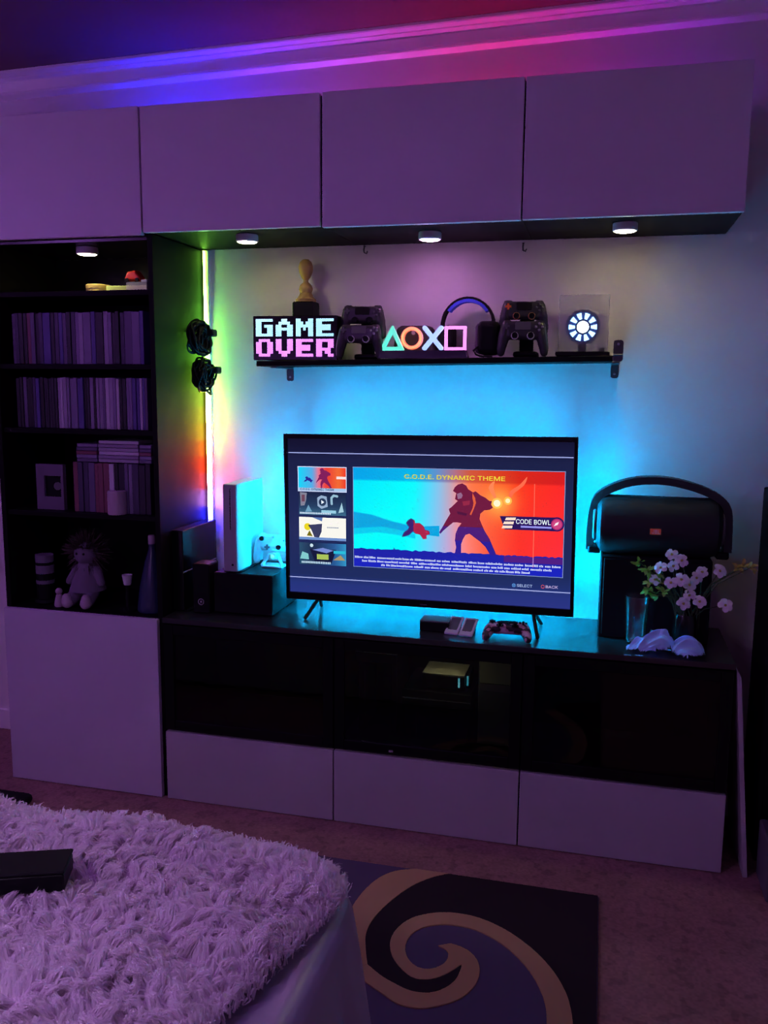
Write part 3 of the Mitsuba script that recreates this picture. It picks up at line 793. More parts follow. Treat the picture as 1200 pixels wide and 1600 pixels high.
# smoke wisps, flare, pole
fill(Polygon(chaikin([(0.212, 0.108), (0.207, 0.12), (0.22, 0.138), (0.23, 0.14), (0.224, 0.127), (0.226, 0.112), (0.235, 0.087), (0.231, 0.079)], 2, True)), (255, 135, 85))
fill(Polygon(chaikin([(0.271, 0.097), (0.279, 0.114), (0.303, 0.127), (0.32, 0.146), (0.332, 0.161), (0.324, 0.132), (0.304, 0.115), (0.287, 0.102), (0.279, 0.084)], 2, True)), (255, 110, 75))
for cx, cz, rr_, col in ((0.236, 0.070, 0.017, (255, 200, 90)), (0.270, 0.079, 0.013, (255, 190, 80)), (0.236, 0.070, 0.011, (255, 250, 210)), (0.270, 0.079, 0.0075, (255, 245, 190))):
    fill(Point(cx, cz).buffer(rr_), col)
fill(sbox(0.3515, -0.130, 0.3545, 0.135), (255, 100, 80))
fill(sbox(0.351, -0.125, 0.355, -0.10), (150, 110, 190))
# event badge
pill = union_all([Polygon([(0.246, 0.030), (0.425, 0.031), (0.425, -0.012), (0.262, -0.012)]), Point(0.424, 0.010).buffer(0.0225)])
fill(pill, (40, 20, 90))
for zz, dx in ((0.021, 0.006), (0.008, 0.0), (-0.005, -0.004)):
    fill(Polygon([(0.256 + dx, zz - 0.004), (0.289 + dx, zz - 0.003), (0.291 + dx, zz + 0.006), (0.260 + dx, zz + 0.005)]), (255, 225, 205))
text('CODE BOWL', 0.0145, 0.297, 0.0075, 0.108, (235, 250, 250), True)
fill(sbox(0.312, -0.0045, 0.408, 0.0015), (150, 150, 235))
fill(Point(0.424, 0.010).buffer(0.018), (180, 40, 110))
fill(Point(0.424, 0.010).buffer(0.0145), (205, 70, 130))
fill(Polygon([(0.415, 0.004), (0.420, 0.014), (0.430, 0.018), (0.427, 0.009)]), (255, 240, 245))
text('C.O.D.E. DYNAMIC THEME', 0.0135, -0.066, 0.1415, 0.327, (240, 215, 60), True)
# three lines of small print (too small to read in the photograph): rows of word-length strokes
for zz, xa, xb in ((-0.1255, -0.236, 0.439), (-0.1375, -0.211, 0.412), (-0.149, -0.145, 0.345)):
    x = xa
    words_ = []
    while x < xb:
        l_ = 0.010 + 0.026 * r2.random()
        for q in np.arange(x, min(x + l_, xb), 0.0046):
            hh = 0.0058 if r2.random() < 0.7 else 0.0075
            words_.append(sbox(q, zz - 0.003, q + 0.0034, zz - 0.003 + hh))
        x += l_ + 0.0045
    fill(union_all(words_), (205, 215, 250))
# thumbnails
TH = [(0.092, 0.171), (0.011, 0.087), (-0.074, 0.003), (-0.159, -0.084)]
TX0, TX1 = -0.4325, -0.2655
fill(sbox(TX0 - 0.003, TH[0][0] - 0.003, TX1 + 0.003, TH[0][1] + 0.003), (205, 215, 245))
grid(TX0, TX1, *TH[0], 24, 12, lambda x, z: lerp3([(0, (20, 215, 250)), (0.3, (90, 170, 230)), (0.42, (230, 120, 150)), (0.6, (235, 60, 50)), (0.85, (245, 110, 50)), (1, (240, 60, 40))], (x - TX0) / (TX1 - TX0)))
mini = affinity.affine_transform(SP, [0.30, 0, 0, 0.30, -0.385, 0.130])
fill(mini, (130, 30, 90))
fill(affinity.affine_transform(S2, [0.34, 0, 0, 0.30, -0.388, 0.137]), (40, 40, 150))
fill(sbox(-0.298, 0.133, TX1, 0.142), (250, 225, 225))
fill(sbox(TX0, TH[0][0], TX1, TH[0][0] + 0.010), (170, 200, 235))
text('C.O.D.E. DYNAMIC THEME', 0.007, TX0 + 0.006, TH[0][0] + 0.0015, 0.120, (40, 50, 110), True)
grid(TX0, TX1, *TH[1], 12, 8, lambda x, z: lerp3([(0.011, (60, 110, 140)), (0.04, (34, 62, 96)), (0.087, (24, 34, 66))], z))
for poly, col in ((Polygon([(-0.428, 0.087), (-0.403, 0.085), (-0.406, 0.060), (-0.412, 0.042), (-0.426, 0.040)]), (130, 130, 150)), (sbox(-0.422, 0.055, -0.411, 0.078), (110, 70, 90)), (Polygon([(-0.366, 0.070), (-0.352, 0.078), (-0.333, 0.074), (-0.329, 0.040), (-0.352, 0.032), (-0.366, 0.042)]), (150, 175, 205)),
                  (Point(-0.348, 0.055).buffer(0.013), (40, 60, 90)), (Polygon([(-0.352, 0.048), (-0.352, 0.062), (-0.341, 0.055)]), (235, 245, 255)), (LineString([(-0.315, 0.050), (-0.316, 0.070), (-0.308, 0.078), (-0.296, 0.076)]).buffer(0.004), (150, 190, 210)),
                  (Polygon([(-0.292, 0.020), (-0.280, 0.056), (-0.273, 0.024)]), (165, 205, 220)), (sbox(-0.352, 0.018, -0.300, 0.028), (150, 205, 225)), (Polygon([(-0.41, 0.02), (-0.398, 0.045), (-0.385, 0.022)]), (110, 160, 190))):
    fill(poly, col)
fill(union_all([sbox(q, 0.0135, q + 0.0045, 0.0195) for q in np.arange(TX0 + 0.004, TX1 - 0.055, 0.0062)]), (205, 225, 245))
fill(sbox(TX0, TH[2][0], TX1, TH[2][1]), (250, 248, 238))
for poly, col in ((Polygon([(-0.385, 0.003), (-0.350, -0.010), (-0.348, 0.003)]), (90, 120, 180)), (Point(-0.402, -0.030).buffer(0.012), (235, 215, 20)), (Polygon([(-0.400, -0.024), (-0.350, -0.018), (-0.352, -0.045), (-0.362, -0.066), (-0.378, -0.064), (-0.388, -0.040)]), (55, 60, 95)),
                  (Polygon([(-0.405, -0.060), (-0.395, -0.042), (-0.384, -0.062)]), (120, 110, 10)), (union_all([sbox(q, -0.032, q + 0.005, -0.028) for q in np.arange(-0.332, -0.292, 0.007)]), (150, 160, 180)), (sbox(TX0, TH[2][0], TX1, TH[2][0] + 0.009), (110, 145, 205))):
    fill(poly, col)
grid(TX0, TX1, *TH[3], 12, 8, lambda x, z: lerp3([(0, (40, 80, 110)), (0.3, (26, 44, 78)), (0.75, (40, 90, 150)), (1, (50, 150, 200))], (x - TX0) / (TX1 - TX0)))
for poly, col in ((Polygon([(-0.395, -0.105), (-0.300, -0.105), (-0.318, -0.152), (-0.375, -0.152)]), (18, 24, 58)), (Polygon([(-0.385, -0.108), (-0.348, -0.100), (-0.310, -0.108), (-0.335, -0.118)]), (120, 140, 210)), (sbox(-0.370, -0.140, -0.328, -0.122), (170, 195, 90)), (Point(-0.388, -0.093).buffer(0.006), (200, 225, 235)),
                  (Polygon([(-0.43, -0.140), (-0.422, -0.115), (-0.400, -0.122), (-0.398, -0.142)]), (130, 205, 205)), (sbox(-0.310, -0.118, -0.268, -0.108), (40, 190, 220)), (Polygon([(-0.312, -0.140), (-0.285, -0.122), (-0.268, -0.140)]), (170, 150, 110)), (union_all([sbox(q, -0.155, q + 0.0045, -0.1475) for q in np.arange(TX0 + 0.008, -0.325, 0.0062)]), (190, 220, 240))):
    fill(poly, col)
# button hints
fill(Point(0.2945, -0.190).buffer(0.006).difference(Point(0.2945, -0.190).buffer(0.0042)), (90, 150, 220))
fill(union_all([LineString([(0.2915, -0.193), (0.2975, -0.187)]).buffer(0.0008), LineString([(0.2915, -0.187), (0.2975, -0.193)]).buffer(0.0008)]), (90, 150, 220))
text('SELECT', 0.0085, 0.304, -0.194, 0.049, (165, 185, 230), True)
fill(Point(0.3855, -0.189).buffer(0.006).difference(Point(0.3855, -0.189).buffer(0.0040)), (225, 80, 100))
text('BACK', 0.0085, 0.3945, -0.193, 0.038, (190, 170, 215), True)
pv, pf, pc = np.vstack(pic_v), np.vstack(pic_f), np.vstack(pic_c)
scr = tvm(trimesh.Trimesh(pv, pf, process=False))
d = mikit.ply(scr, M_GLOSS, smooth=True, color=pc)
d['emitter'] = {'type': 'area', 'radiance': {'type': 'mesh_attribute', 'name': 'vertex_color'}, 'sampling_weight': 0.0}
scene[tv + '__display'] = d
labels[tv + '__display'] = {'label': 'lit screen picture with cyan sky, red glow and dark figures'}

# ================================================================= things on the console, left side
k = thing('game_console', 'glossy black game console standing upright beside the bookcase', 'game console')
part(k, 'body', bx(-0.004, 0.038, 0.086, 0.352, ZT + 0.006, 0.926, 0.003), M_GLOSS)
part(k, 'stand', bx(-0.002, 0.052, 0.10, 0.33, ZT + 0.0005, ZT + 0.0058, 0.001), M_BLACK)
part(k, 'reflection', bx(0.0375, 0.0392, 0.087, 0.350, 0.780, 0.784, 0.0004), M_STEEL, label='painted gloss seam line')  # pale strip models a gloss reflection on the console side
sp = thing('desk_speaker', 'small black speaker with round emblem in front of the upright black console', 'speaker')
part(sp, 'box', bx(0.070, 0.132, 0.088, 0.165, ZT + 0.0005, 0.815, 0.004), M_BLACK)
part(sp, 'emblem', lathe([(0.008, 0), (0.0115, 0), (0.0115, 0.002), (0.008, 0.002), (0.008, 0)], 24, 'y', (0.101, 0.0885, 0.684)), M_STEEL, smooth=30)
part(sp, 'emblem_dot', lathe([(0, 0.002), (0.004, 0.001), (0.0045, 0), (0, 0)], 14, 'y', (0.101, 0.0885, 0.684)), M_STEEL, smooth=30)
rs = thing('media_box', 'low black media box under the white game console', 'media box')
part(rs, 'body', bx(0.140, 0.352, 0.105, 0.355, ZT + 0.004, 0.786, 0.003), M_BLACK)
for a in (0.16, 0.33):
    for b in (0.125, 0.335):
        part(rs, 'foot', lathe([(0, 0), (0.008, 0), (0.008, 0.0038), (0, 0.0038)], 12, at=(a, b, ZT + 0.0002)), M_MATTE)
xb = thing('game_console', 'white game console standing upright left of the television', 'game console')
part(xb, 'body', bx(0.178, 0.228, 0.110, 0.338, 0.791, 1.088, 0.002), M_SHELL)
part(xb, 'front_panel', bx(0.1795, 0.2265, 0.1065, 0.1098, 0.793, 1.086, 0.001), M_MIDGREY)  # white front greyed to paint in the shade it stands in
part(xb, 'disc_slot', bx(0.2035, 0.2060, 0.1055, 0.1067, 0.935, 1.075, 0.0003), M_BLACK)
part(xb, 'port', bx(0.2075, 0.2145, 0.1055, 0.1067, 0.812, 0.818, 0.0004), M_BLACK)
part(xb, 'foot', bx(0.170, 0.236, 0.125, 0.325, 0.7862, 0.7908, 0.001), M_BLACK)
# white controller on a small charging stand
stn = thing('charging_stand', 'small stand with green light holding the white controller', 'stand')
cxp, cyp = 0.306, 0.235
part(stn, 'base', tm(hull(*[sph((cxp + a, cyp + b, 0.7915), 0.0048, 10) for a in (-0.035, 0.035) for b in (-0.012, 0.03)])), M_LIGHT, smooth=30)
for sx in (-1, 1):
    part(stn, 'arm', tm(hull(sph((cxp + sx * 0.036, cyp - 0.010, 0.797), 0.006, 10), sph((cxp + sx * 0.014, cyp + 0.010, 0.832), 0.006, 10))), M_LIGHT, smooth=30)
part(stn, 'indicator', lathe([(0, 0.003), (0.006, 0.002), (0.0065, 0), (0, 0)], 16, 'y', (cxp + 0.002, cyp - 0.012, 0.8275)), M_WHITE, label='green glowing indicator', emit=(0.1, 1.6, 0.3), weight=0.1, smooth=30)
part(stn, 'block', bx(cxp - 0.012, cxp + 0.016, cyp - 0.011, cyp + 0.02, 0.817, 0.838, 0.003), M_LIGHT)
gamepad('white game controller on a charging stand between the white console and the television', xf((cxp + 0.002, cyp + 0.010, 0.868), rx=-12, rz=4, s=0.90), body=M_SHELL, ring=M_LIGHT, dpad=M_GREY, stick=M_BLACK, btn=M_GREY, pad=M_MIDGREY, sticks_low=False)

# ================================================================= things on the console, in front of the television
sb = thing('small_box', 'small black flat box on the console in front of the television', 'box')
part(sb, 'body', bx(0.862, 0.955, 0.088, 0.165, ZT + 0.0005, ZT + 0.030, 0.002), M_BLACK)
part(sb, 'lid', bx(0.861, 0.956, 0.087, 0.166, ZT + 0.0303, ZT + 0.035, 0.0015), M_GREY)
for i, (x, y, lab) in enumerate(((0.965, 0.118, 'light grey remote with dark face beside the small black box'), (1.012, 0.110, 'light grey remote with dark face beside the patterned controller'))):
    M = xf((x + 0.006, y - 0.012, ZT + 0.0205), rx=22, rz=-6)
    r_ = thing('remote', lab, 'remote control')
    part(r_, 'body', mv(bx(-0.022, 0.022, -0.045, 0.045, -0.004, 0.004, 0.002), M), M_LIGHT)
    part(r_, 'face', mv(bx(-0.015, 0.015, -0.026, 0.036, 0.004, 0.0048, 0.0003), M), M_GREY)
    part(r_, 'wedge', bx(x - 0.012, x + 0.024, y + 0.010, y + 0.024, ZT + 0.0003, ZT + 0.022, 0.002), M_BLACK)
gamepad('camouflage patterned controller lying face up on the console front edge', xf((1.141, 0.095, ZT + 0.0268), rx=-86, rz=4, s=0.90), body=M_CAMO, ring=M_BLACK, dpad=M_BLACK, stick=M_BLACK, btn=M_BLACK, pad=M_BLACK)

# ================================================================= things on the console, right side
bb = thing('black_cabinet_speaker', 'black box speaker at the right end of the console carrying the boombox', 'speaker')
part(bb, 'box', bx(1.414, 1.742, 0.176, 0.376, ZT + 0.0005, 0.905, 0.004), M_MATTE)
part(bb, 'grille', bx(1.424, 1.732, 0.1715, 0.1758, ZT + 0.012, 0.896, 0.002), M_MATTE)
jb = thing('boombox', 'large black portable boombox with a curved carry handle at the right', 'speaker')
jx0, jx1, jy, jz = 1.405, 1.752, 0.225, 0.998
body = m3.Manifold.cylinder(1.0, 1.0, 1.0, 48)
bpts = []
for x, r in ((jx0 - 0.008, 0.068), (jx0 + 0.004, 0.086), (jx0 + 0.02, 0.0915), (jx1 - 0.02, 0.0915), (jx1 - 0.004, 0.086), (jx1 + 0.008, 0.068)):
    for a in np.arange(48) * 2 * math.pi / 48:
        bpts.append((x, jy + r * math.cos(a), jz + r * math.sin(a)))
part(jb, 'body', trimesh.Trimesh(*_hull(np.array(bpts)), process=False), mat('mesh_black', (0.010, 0.011, 0.012), 0.55), smooth=25)
for x in (jx0 - 0.020, jx1 + 0.0085):
    part(jb, 'end_cap', lathe([(0, 0), (0.052, 0), (0.056, 0.004), (0.056, 0.008), (0.050, 0.012), (0, 0.012)], 40, 'x', (x, jy, jz)), M_GREY, smooth=30)
hp = [(jx0 - 0.026, -0.080), (jx0 - 0.027, -0.020), (jx0 - 0.022, 0.045), (jx0 - 0.010, 0.085), (jx0 + 0.030, 0.113), (jx0 + 0.09, 0.136), (jx0 + 0.16, 0.143), (jx0 + 0.22, 0.138), (jx0 + 0.29, 0.120), (jx1 - 0.002, 0.096), (jx1 + 0.026, 0.066), (jx1 + 0.031, 0.010), (jx1 + 0.032, -0.070)]
hp = chaikin(hp, 2)
hpoly = LineString(hp).buffer(0.0115, cap_style=2, quad_segs=4)
hm = facing(extrude(hpoly, 0.058), (0, jy + 0.029, jz))
part(jb, 'handle', hm, mat('handle_black', (0.016, 0.017, 0.018), 0.45), smooth=30)
for x in (jx0 - 0.024, jx1 + 0.006):
    part(jb, 'handle_foot', bx(x - 0.008, x + 0.030, jy - 0.034, jy + 0.034, 0.907, 0.930, 0.004), M_BLACK)
lg = meshkit.text_mesh('JBL', 0.011, 0.0012, True)
lgw = float(np.ptp(lg.vertices[:, 0]))
lpz = jz - 0.004
yf = jy - 0.0915
part(jb, 'badge', bx(1.553, 1.585, yf - 0.0035, yf + 0.004, lpz - 0.010, lpz + 0.008, 0.001), M_ORANGE)
lg.apply_scale([0.024 / lgw, 1, 1])
part(jb, 'badge_letters', facing(lg, (1.5575, yf - 0.0036, lpz - 0.0065)), M_WHITE)

# tumbler and little jar
gl = one('tumbler', lathe([(0, 0.0), (0.026, 0.0), (0.029, 0.003), (0.036, 0.150), (0.0345, 0.150), (0.0275, 0.012), (0, 0.009)], 40, at=(1.527, 0.134, ZT + 0.0005)), 'mat_glass', 'tall clear drinking glass on the console beside the flowers', 'glass', smooth=35)
one('glass_jar', lathe([(0, 0.0), (0.020, 0.0), (0.024, 0.004), (0.025, 0.040), (0.020, 0.050), (0.0185, 0.050), (0.0225, 0.040), (0.0215, 0.007), (0, 0.005)], 32, at=(1.590, 0.130, ZT + 0.0005)), 'mat_glass', 'small squat clear jar behind the pale cloth', 'jar', smooth=35)

# flowers
vs = thing('flower_vase', 'dark glass vase of white and yellow green artificial flowers on the console', 'vase of flowers')
vx, vy = 1.668, 0.128
part(vs, 'vase', lathe([(0, 0), (0.022, 0), (0.030, 0.010), (0.036, 0.045), (0.035, 0.085), (0.029, 0.105), (0.0275, 0.105), (0.032, 0.085), (0.0335, 0.045), (0.027, 0.014), (0, 0.006)], 40, at=(vx, vy, ZT + 0.0005)), M_GLOSS, smooth=35)
bl = [(1.617, 0.932), (1.643, 0.921), (1.586, 0.894), (1.623, 0.897), (1.645, 0.864), (1.671, 0.844), (1.616, 0.853), (1.574, 0.850), (1.706, 0.882), (1.750, 0.895), (1.673, 0.811), (1.655, 0.791), (1.775, 0.788), (1.700, 0.80), (1.69, 0.865)]


def blossom(c, r, nrm, seed):
    q = np.random.default_rng(seed)
    nrm = np.array(nrm, float)
    nrm /= np.linalg.norm(nrm)
    a = np.cross(nrm, [0.1, 0.2, 0.9])
    a /= np.linalg.norm(a)
    b = np.cross(nrm, a)
    ms = []
    for i in range(5):
        th = 2 * math.pi * i / 5 + 0.5 * q.random()
        d_ = math.cos(th) * a + math.sin(th) * b
        e_ = np.cross(nrm, d_)
        v = []
        for s_, w_, h_ in ((0.05, 0.10, 0.0), (0.35, 0.38, 0.10), (0.72, 0.46, 0.06), (1.0, 0.22, -0.10)):
            for t_ in (-1, 0, 1):
                v.append(np.array(c) + r * (d_ * s_ + e_ * w_ * t_ + nrm * (h_ + 0.12 * abs(t_))))
        f = []
        for i_ in range(3):
            for j_ in range(2):
                p_ = i_ * 3 + j_
                f += [[p_, p_ + 1, p_ + 4], [p_, p_ + 4, p_ + 3]]
        ms.append(trimesh.Trimesh(v, f, process=False))
    return cat_(*ms)


stem_ms = []
for i, (x, z) in enumerate(bl):
    yy = vy - 0.035 + 0.05 * rng.random() - 0.02
    tip = np.array([x, yy, z])
    st = np.array([vx + 0.02 * rng.normal(), vy + 0.012 * rng.normal(), ZT + 0.06])
    mid = (tip + st) / 2 + np.array([0, 0.01, 0.02])
    stem_ms.append(tube([st, mid, tip], 0.0016, 5))
    f_ = part(vs, 'blossom', blossom(tip, 0.018 + 0.004 * rng.random(), (rng.normal() * 0.4, -1.0, 0.45 + 0.3 * rng.random()), i), M_PETAL, smooth=True)
    part(f_, 'eye', tm(sph(tip + np.array([0, -0.003, 0.001]), 0.0042, 8)), M_OLIVE, smooth=True)
part(vs, 'stem', cat_(*stem_ms), mat('stem', (0.05, 0.08, 0.03), 0.7), smooth=True)
labels[vs + '__stem'] = {'kind': 'stuff', 'label': 'dark green stems'}


def leaf(c, L_, d_, w_=0.4, up=(0, -0.5, 0.8)):
    d_ = np.array(d_, float)
    d_ /= np.linalg.norm(d_)
    e_ = np.cross(d_, up)
    e_ /= np.linalg.norm(e_)
    n_ = np.cross(e_, d_)
    v = [c, c + L_ * (0.35 * d_ + w_ * e_ * 0.5 + n_ * 0.05), c + L_ * (0.4 * d_ + n_ * 0.0), c + L_ * (0.35 * d_ - w_ * e_ * 0.5 + n_ * 0.05), c + L_ * (0.75 * d_ + w_ * e_ * 0.35 - n_ * 0.05), c + L_ * (0.75 * d_ - w_ * e_ * 0.35 - n_ * 0.05), c + L_ * (d_ - 0.15 * n_)]
    f = [[0, 1, 2], [0, 2, 3], [1, 4, 2], [2, 5, 3], [4, 6, 2], [2, 6, 5]]
    return trimesh.Trimesh(v, f, process=False)


lv = [(1.530, 0.895), (1.545, 0.880), (1.556, 0.876), (1.578, 0.868), (1.553, 0.812), (1.565, 0.806), (1.599, 0.820), (1.585, 0.80), (1.560, 0.84), (1.806, 0.898), (1.822, 0.903), (1.838, 0.906), (1.60, 0.84)]
tw = []
for i, (x, z) in enumerate(lv):
    c_ = np.array([x, vy - 0.03 + 0.04 * rng.random(), z])
    ms = [leaf(c_ + rng.normal(size=3) * 0.004, 0.016 + 0.007 * rng.random(), (rng.normal(), -0.5 + 0.6 * rng.normal(), 0.3 + rng.normal()), 0.6) for _ in range(7)]
    part(vs, 'leaf_cluster', cat_(*ms), M_OLIVE if i >= 8 else M_GREEN, smooth=False)
    tw.append(tube([np.array([vx, vy, ZT + 0.08]), (c_ + np.array([vx, vy, ZT + 0.12])) / 2 + [0, 0, 0.015], c_], 0.0014, 5))
part(vs, 'twig', cat_(*tw), 'mat_stem', smooth=True)
labels[vs + '__twig'] = {'kind': 'stuff', 'label': 'thin dark twigs'}

# crumpled pale cloth on the console edge
def crumple():
    n = 72
    v = []
    for r_ in range(n + 1):
        for q in range(n + 1):
            v.append((r_ / n * 2 - 1, q / n * 2 - 1))
    v = np.array(v)
    x, y = v[:, 0], v[:, 1]
    lobe = lambda cx, cy, a, b: np.clip(1 - ((x - cx) / a) ** 2 - ((y - cy) / b) ** 2, 0, 1)
    A, B = lobe(-0.36, 0.05, 0.62, 0.80), lobe(0.50, -0.05, 0.44, 0.90)
    nz = meshkit.fbm(np.stack([x * 1.6 + 3, y * 1.8, 0 * x], 1), 3, seed=2)
    th = np.arctan2(y + 1.1, x + 1.25)
    rip = (0.5 - np.abs(np.sin(th * 9 + 5 * nz))) * 1.3 + (0.5 - np.abs(np.sin(th * 17 + 9 * nz + 1))) * 0.6
    hgt = np.maximum(np.sqrt(A) * 0.066 * (1.0 + 0.70 * (x + 0.3)), np.sqrt(B) * 0.050) * (0.7 + 0.5 * nz) + np.sqrt(np.maximum(A, B)) * 0.0125 * rip
    inside = (np.maximum(A, B) > 0.02 + 0.10 * (nz - 0.5))
    P = np.stack([1.610 + x * 0.118, 0.045 + y * 0.047 + 0.008 * (nz - 0.5), ZT + 0.003 + np.maximum(hgt, 0.0)], 1)
    f = []
    m = n + 1
    for r_ in range(n):
        for q in range(n):
            a = r_ * m + q
            ids = (a, a + m, a + m + 1, a + 1)
            if all(inside[i] for i in ids):
                f += [[ids[0], ids[1], ids[2]], [ids[0], ids[2], ids[3]]]
    t_ = trimesh.Trimesh(P, f, process=True)
    return t_


one('crumpled_cloth', crumple(), M_CLOTH, 'pale blue crumpled cloth on the right front edge of the console', 'cloth', smooth=True)

# ================================================================= inside the smoked glass bays
dv = thing('set_top_box', 'small black set top box with cyan lights behind the middle glass door', 'media box')
part(dv, 'body', bx(0.865, 1.005, 0.125, 0.245, 0.440, 0.490, 0.003), M_BLACK)
part(dv, 'top', bx(0.866, 1.004, 0.126, 0.244, 0.4902, 0.494, 0.001), M_CREAM)  # cream colour stands for warm light falling on the black box
part(dv, 'indicator', bx(0.984, 0.990, 0.1235, 0.1248, 0.452, 0.484, 0.0004), M_WHITE, emit=(0.15, 1.6, 1.9), weight=0.1)
part(dv, 'indicator', bx(1.008, 1.014, 0.150, 0.154, 0.452, 0.484, 0.0004), M_WHITE, emit=(0.1, 1.1, 1.3), weight=0.1)
part(dv, 'indicator_block', bx(1.0055, 1.018, 0.1545, 0.24, 0.440, 0.490, 0.002), M_BLACK)
gc = thing('game_console', 'dark game console behind the middle glass door under the small box', 'game console')
part(gc, 'body', bx(0.80, 1.03, 0.115, 0.345, 0.378, 0.434, 0.003), M_MATTE)
for q in (0.83, 1.0):
    for y in (0.14, 0.32):
        part(gc, 'foot', bx(q - 0.02, q + 0.02, y - 0.015, y + 0.015, 0.266, 0.3775, 0.002), M_MATTE)
part(gc, 'groove', bx(0.802, 1.028, 0.1138, 0.1152, 0.404, 0.408, 0.0003), M_GREY)
dk = thing('flat_player', 'thin dark disc player behind the middle glass door on the left', 'media box')
part(dk, 'body', bx(0.640, 0.782, 0.118, 0.330, 0.512, 0.552, 0.002), M_BLACK)
part(dk, 'trim_line', bx(0.640, 0.782, 0.1165, 0.1178, 0.546, 0.549, 0.0003), M_MIDGREY)
for q in (0.655, 0.767):
    part(dk, 'leg', bx(q - 0.01, q + 0.01, 0.14, 0.31, 0.266, 0.5115, 0.002), M_MATTE)
pn = thing('case_box', 'grey box standing behind the middle glass door on the right', 'box')
part(pn, 'body', bx(1.050, 1.162, 0.130, 0.300, 0.266, 0.560, 0.003), M_GREY)
part(pn, 'face', bx(1.054, 1.158, 0.1285, 0.1298, 0.475, 0.556, 0.0004), mat('panel_grey', (0.30, 0.30, 0.24), 0.5))
part(pn, 'band', bx(1.054, 1.158, 0.1285, 0.1298, 0.448, 0.472, 0.0004), M_DIMVIOLET)
puck(0.945, 0.060, ZT - 0.0188, 'unseen round puck lamp inside the middle glass bay, placed to light the set top box', L_PUCK * 0.5)  # unseen lamp, placed to warm the top of the set top box

# ================================================================= contents of the bookcase
case_cols = [(0.06, 0.045, 0.10), (0.14, 0.11, 0.20), (0.24, 0.20, 0.32), (0.02, 0.018, 0.03), (0.40, 0.36, 0.46), (0.10, 0.08, 0.28), (0.012, 0.012, 0.016), (0.30, 0.25, 0.36), (0.22, 0.07, 0.10), (0.60, 0.56, 0.64)]  # violet room light is tinted into these case colours
CM = [mat(f'case_{i}', tuple(0.8 * q_ for q_ in c_), 0.4) for i, c_ in enumerate(case_cols)]
_cache = {}


def case_key(w_, h_, d_):
    k_ = (round(w_, 4), round(h_, 4), round(d_, 4))
    if k_ not in _cache:
        _cache[k_] = mikit.ply(bx(0, k_[0], 0, k_[2], 0, k_[1], 0.0012), None)
    return _cache[k_]


def game_case(x, y, z, w_, h_, d_, m, label, group, lean=0.0, flat=False, rz=0.0):
    key = thing('game_case', label, 'game case', group)
    dct = dict(case_key(w_, h_, d_))
    dct['bsdf'] = {'type': 'ref', 'id': m}
    M = T().translate([x, y, z])
    if rz:
        M = M @ T().rotate([0, 0, 1], rz)
    if lean:
        M = M @ T().rotate([0, 1, 0], lean)
    dct['to_world'] = M
    scene[key] = dct
    return key


def row(x0, x1, z, lab, grp, ths, shade_left, gaps=()):
    x = x0
    while True:
        w_ = random.choice(ths)
        if x + w_ > x1:
            break
        if any(a <= x <= b for a, b in gaps):
            x += 0.012
            continue
        u = (x - x0) / (x1 - x0)
        pool = [3, 6, 0, 3, 5, 1, 8] if u < shade_left else [1, 2, 5, 7, 0, 4, 1, 2, 3, 9, 6]  # darker cases towards the left paint in shade inside the bookcase
        game_case(x, 0.055 + 0.006 * random.random(), z + 0.0004, w_ - 0.0007, random.choice((0.170, 0.171, 0.172, 0.168)), 0.135, CM[random.choice(pool)], lab, grp)
        x += w_


row(-0.566, -0.062, SH[1] + 0.017, 'slim game case standing in the row on the upper case shelf of the bookcase', 'game cases on the upper shelf', (0.0145, 0.0145, 0.0145, 0.029, 0.0165), 0.45)
row(-0.560, -0.050, SH[2] + 0.017, 'slim game case standing in the row on the second case shelf of the bookcase', 'game cases on the second shelf', (0.0115, 0.0115, 0.0145, 0.0145, 0.010), 0.30)
row(-0.352, -0.052, SH[3] + 0.017, 'game case standing upright on the third shelf behind the pale candle', 'game cases on the third shelf', (0.0145, 0.019, 0.0145, 0.024), 0.45)
for (x0, w_, n, lab, grp, th) in ((-0.338, 0.078, 5, 'thin case lying in the narrow left stack above the third shelf row', 'left stack on the third shelf row', 0.0125), (-0.255, 0.150, 6, 'case lying in the wide middle stack above the third shelf row', 'middle stack on the third shelf row', 0.0125), (-0.100, 0.044, 5, 'thin case lying in the narrow right stack above the third shelf row', 'right stack on the third shelf row', 0.0125)):
    for i in range(n):
        up_ = n - 1 - i
        lab_ = lab.replace('case lying in', ('topmost case of', 'second case from the top of', 'third case from the top of', 'fourth case from the top of', 'fifth case from the top of', 'lowest case of')[up_ if i else 5]).replace('thin ', '').replace('lying in ', '')
        game_case(x0 + 0.003 * random.random(), 0.058 + 0.004 * random.random(), SH[3] + 0.017 + 0.1735 + i * th, w_, th - 0.001, 0.125, CM[[4, 2, 7, 8, 9, 1][(i * 2 + n) % 6]], lab_, grp)
# framed picture box
fp = thing('picture_frame', 'white bordered dark picture box on the third shelf of the bookcase', 'picture frame')
zf = SH[3] + 0.0175
part(fp, 'frame', facing(extrude(sbox(-0.509, zf, -0.402, zf + 0.158).difference(sbox(-0.478, zf + 0.045, -0.412, zf + 0.118)), 0.018), (0, 0.090, 0)), mat('frame_dim_violet', (0.13, 0.10, 0.15), 0.5))  # white frame with the dim violet light put into its colour
part(fp, 'picture', facing(extrude(sbox(-0.479, zf + 0.044, -0.411, zf + 0.119), 0.008), (0, 0.089, 0)), M_BLACK)
part(fp, 'oval', facing(extrude(affinity.scale(Point(-0.430, zf + 0.082).buffer(0.014), 1.1, 1.0), 0.0015), (0, 0.0808, 0)), M_GREY)
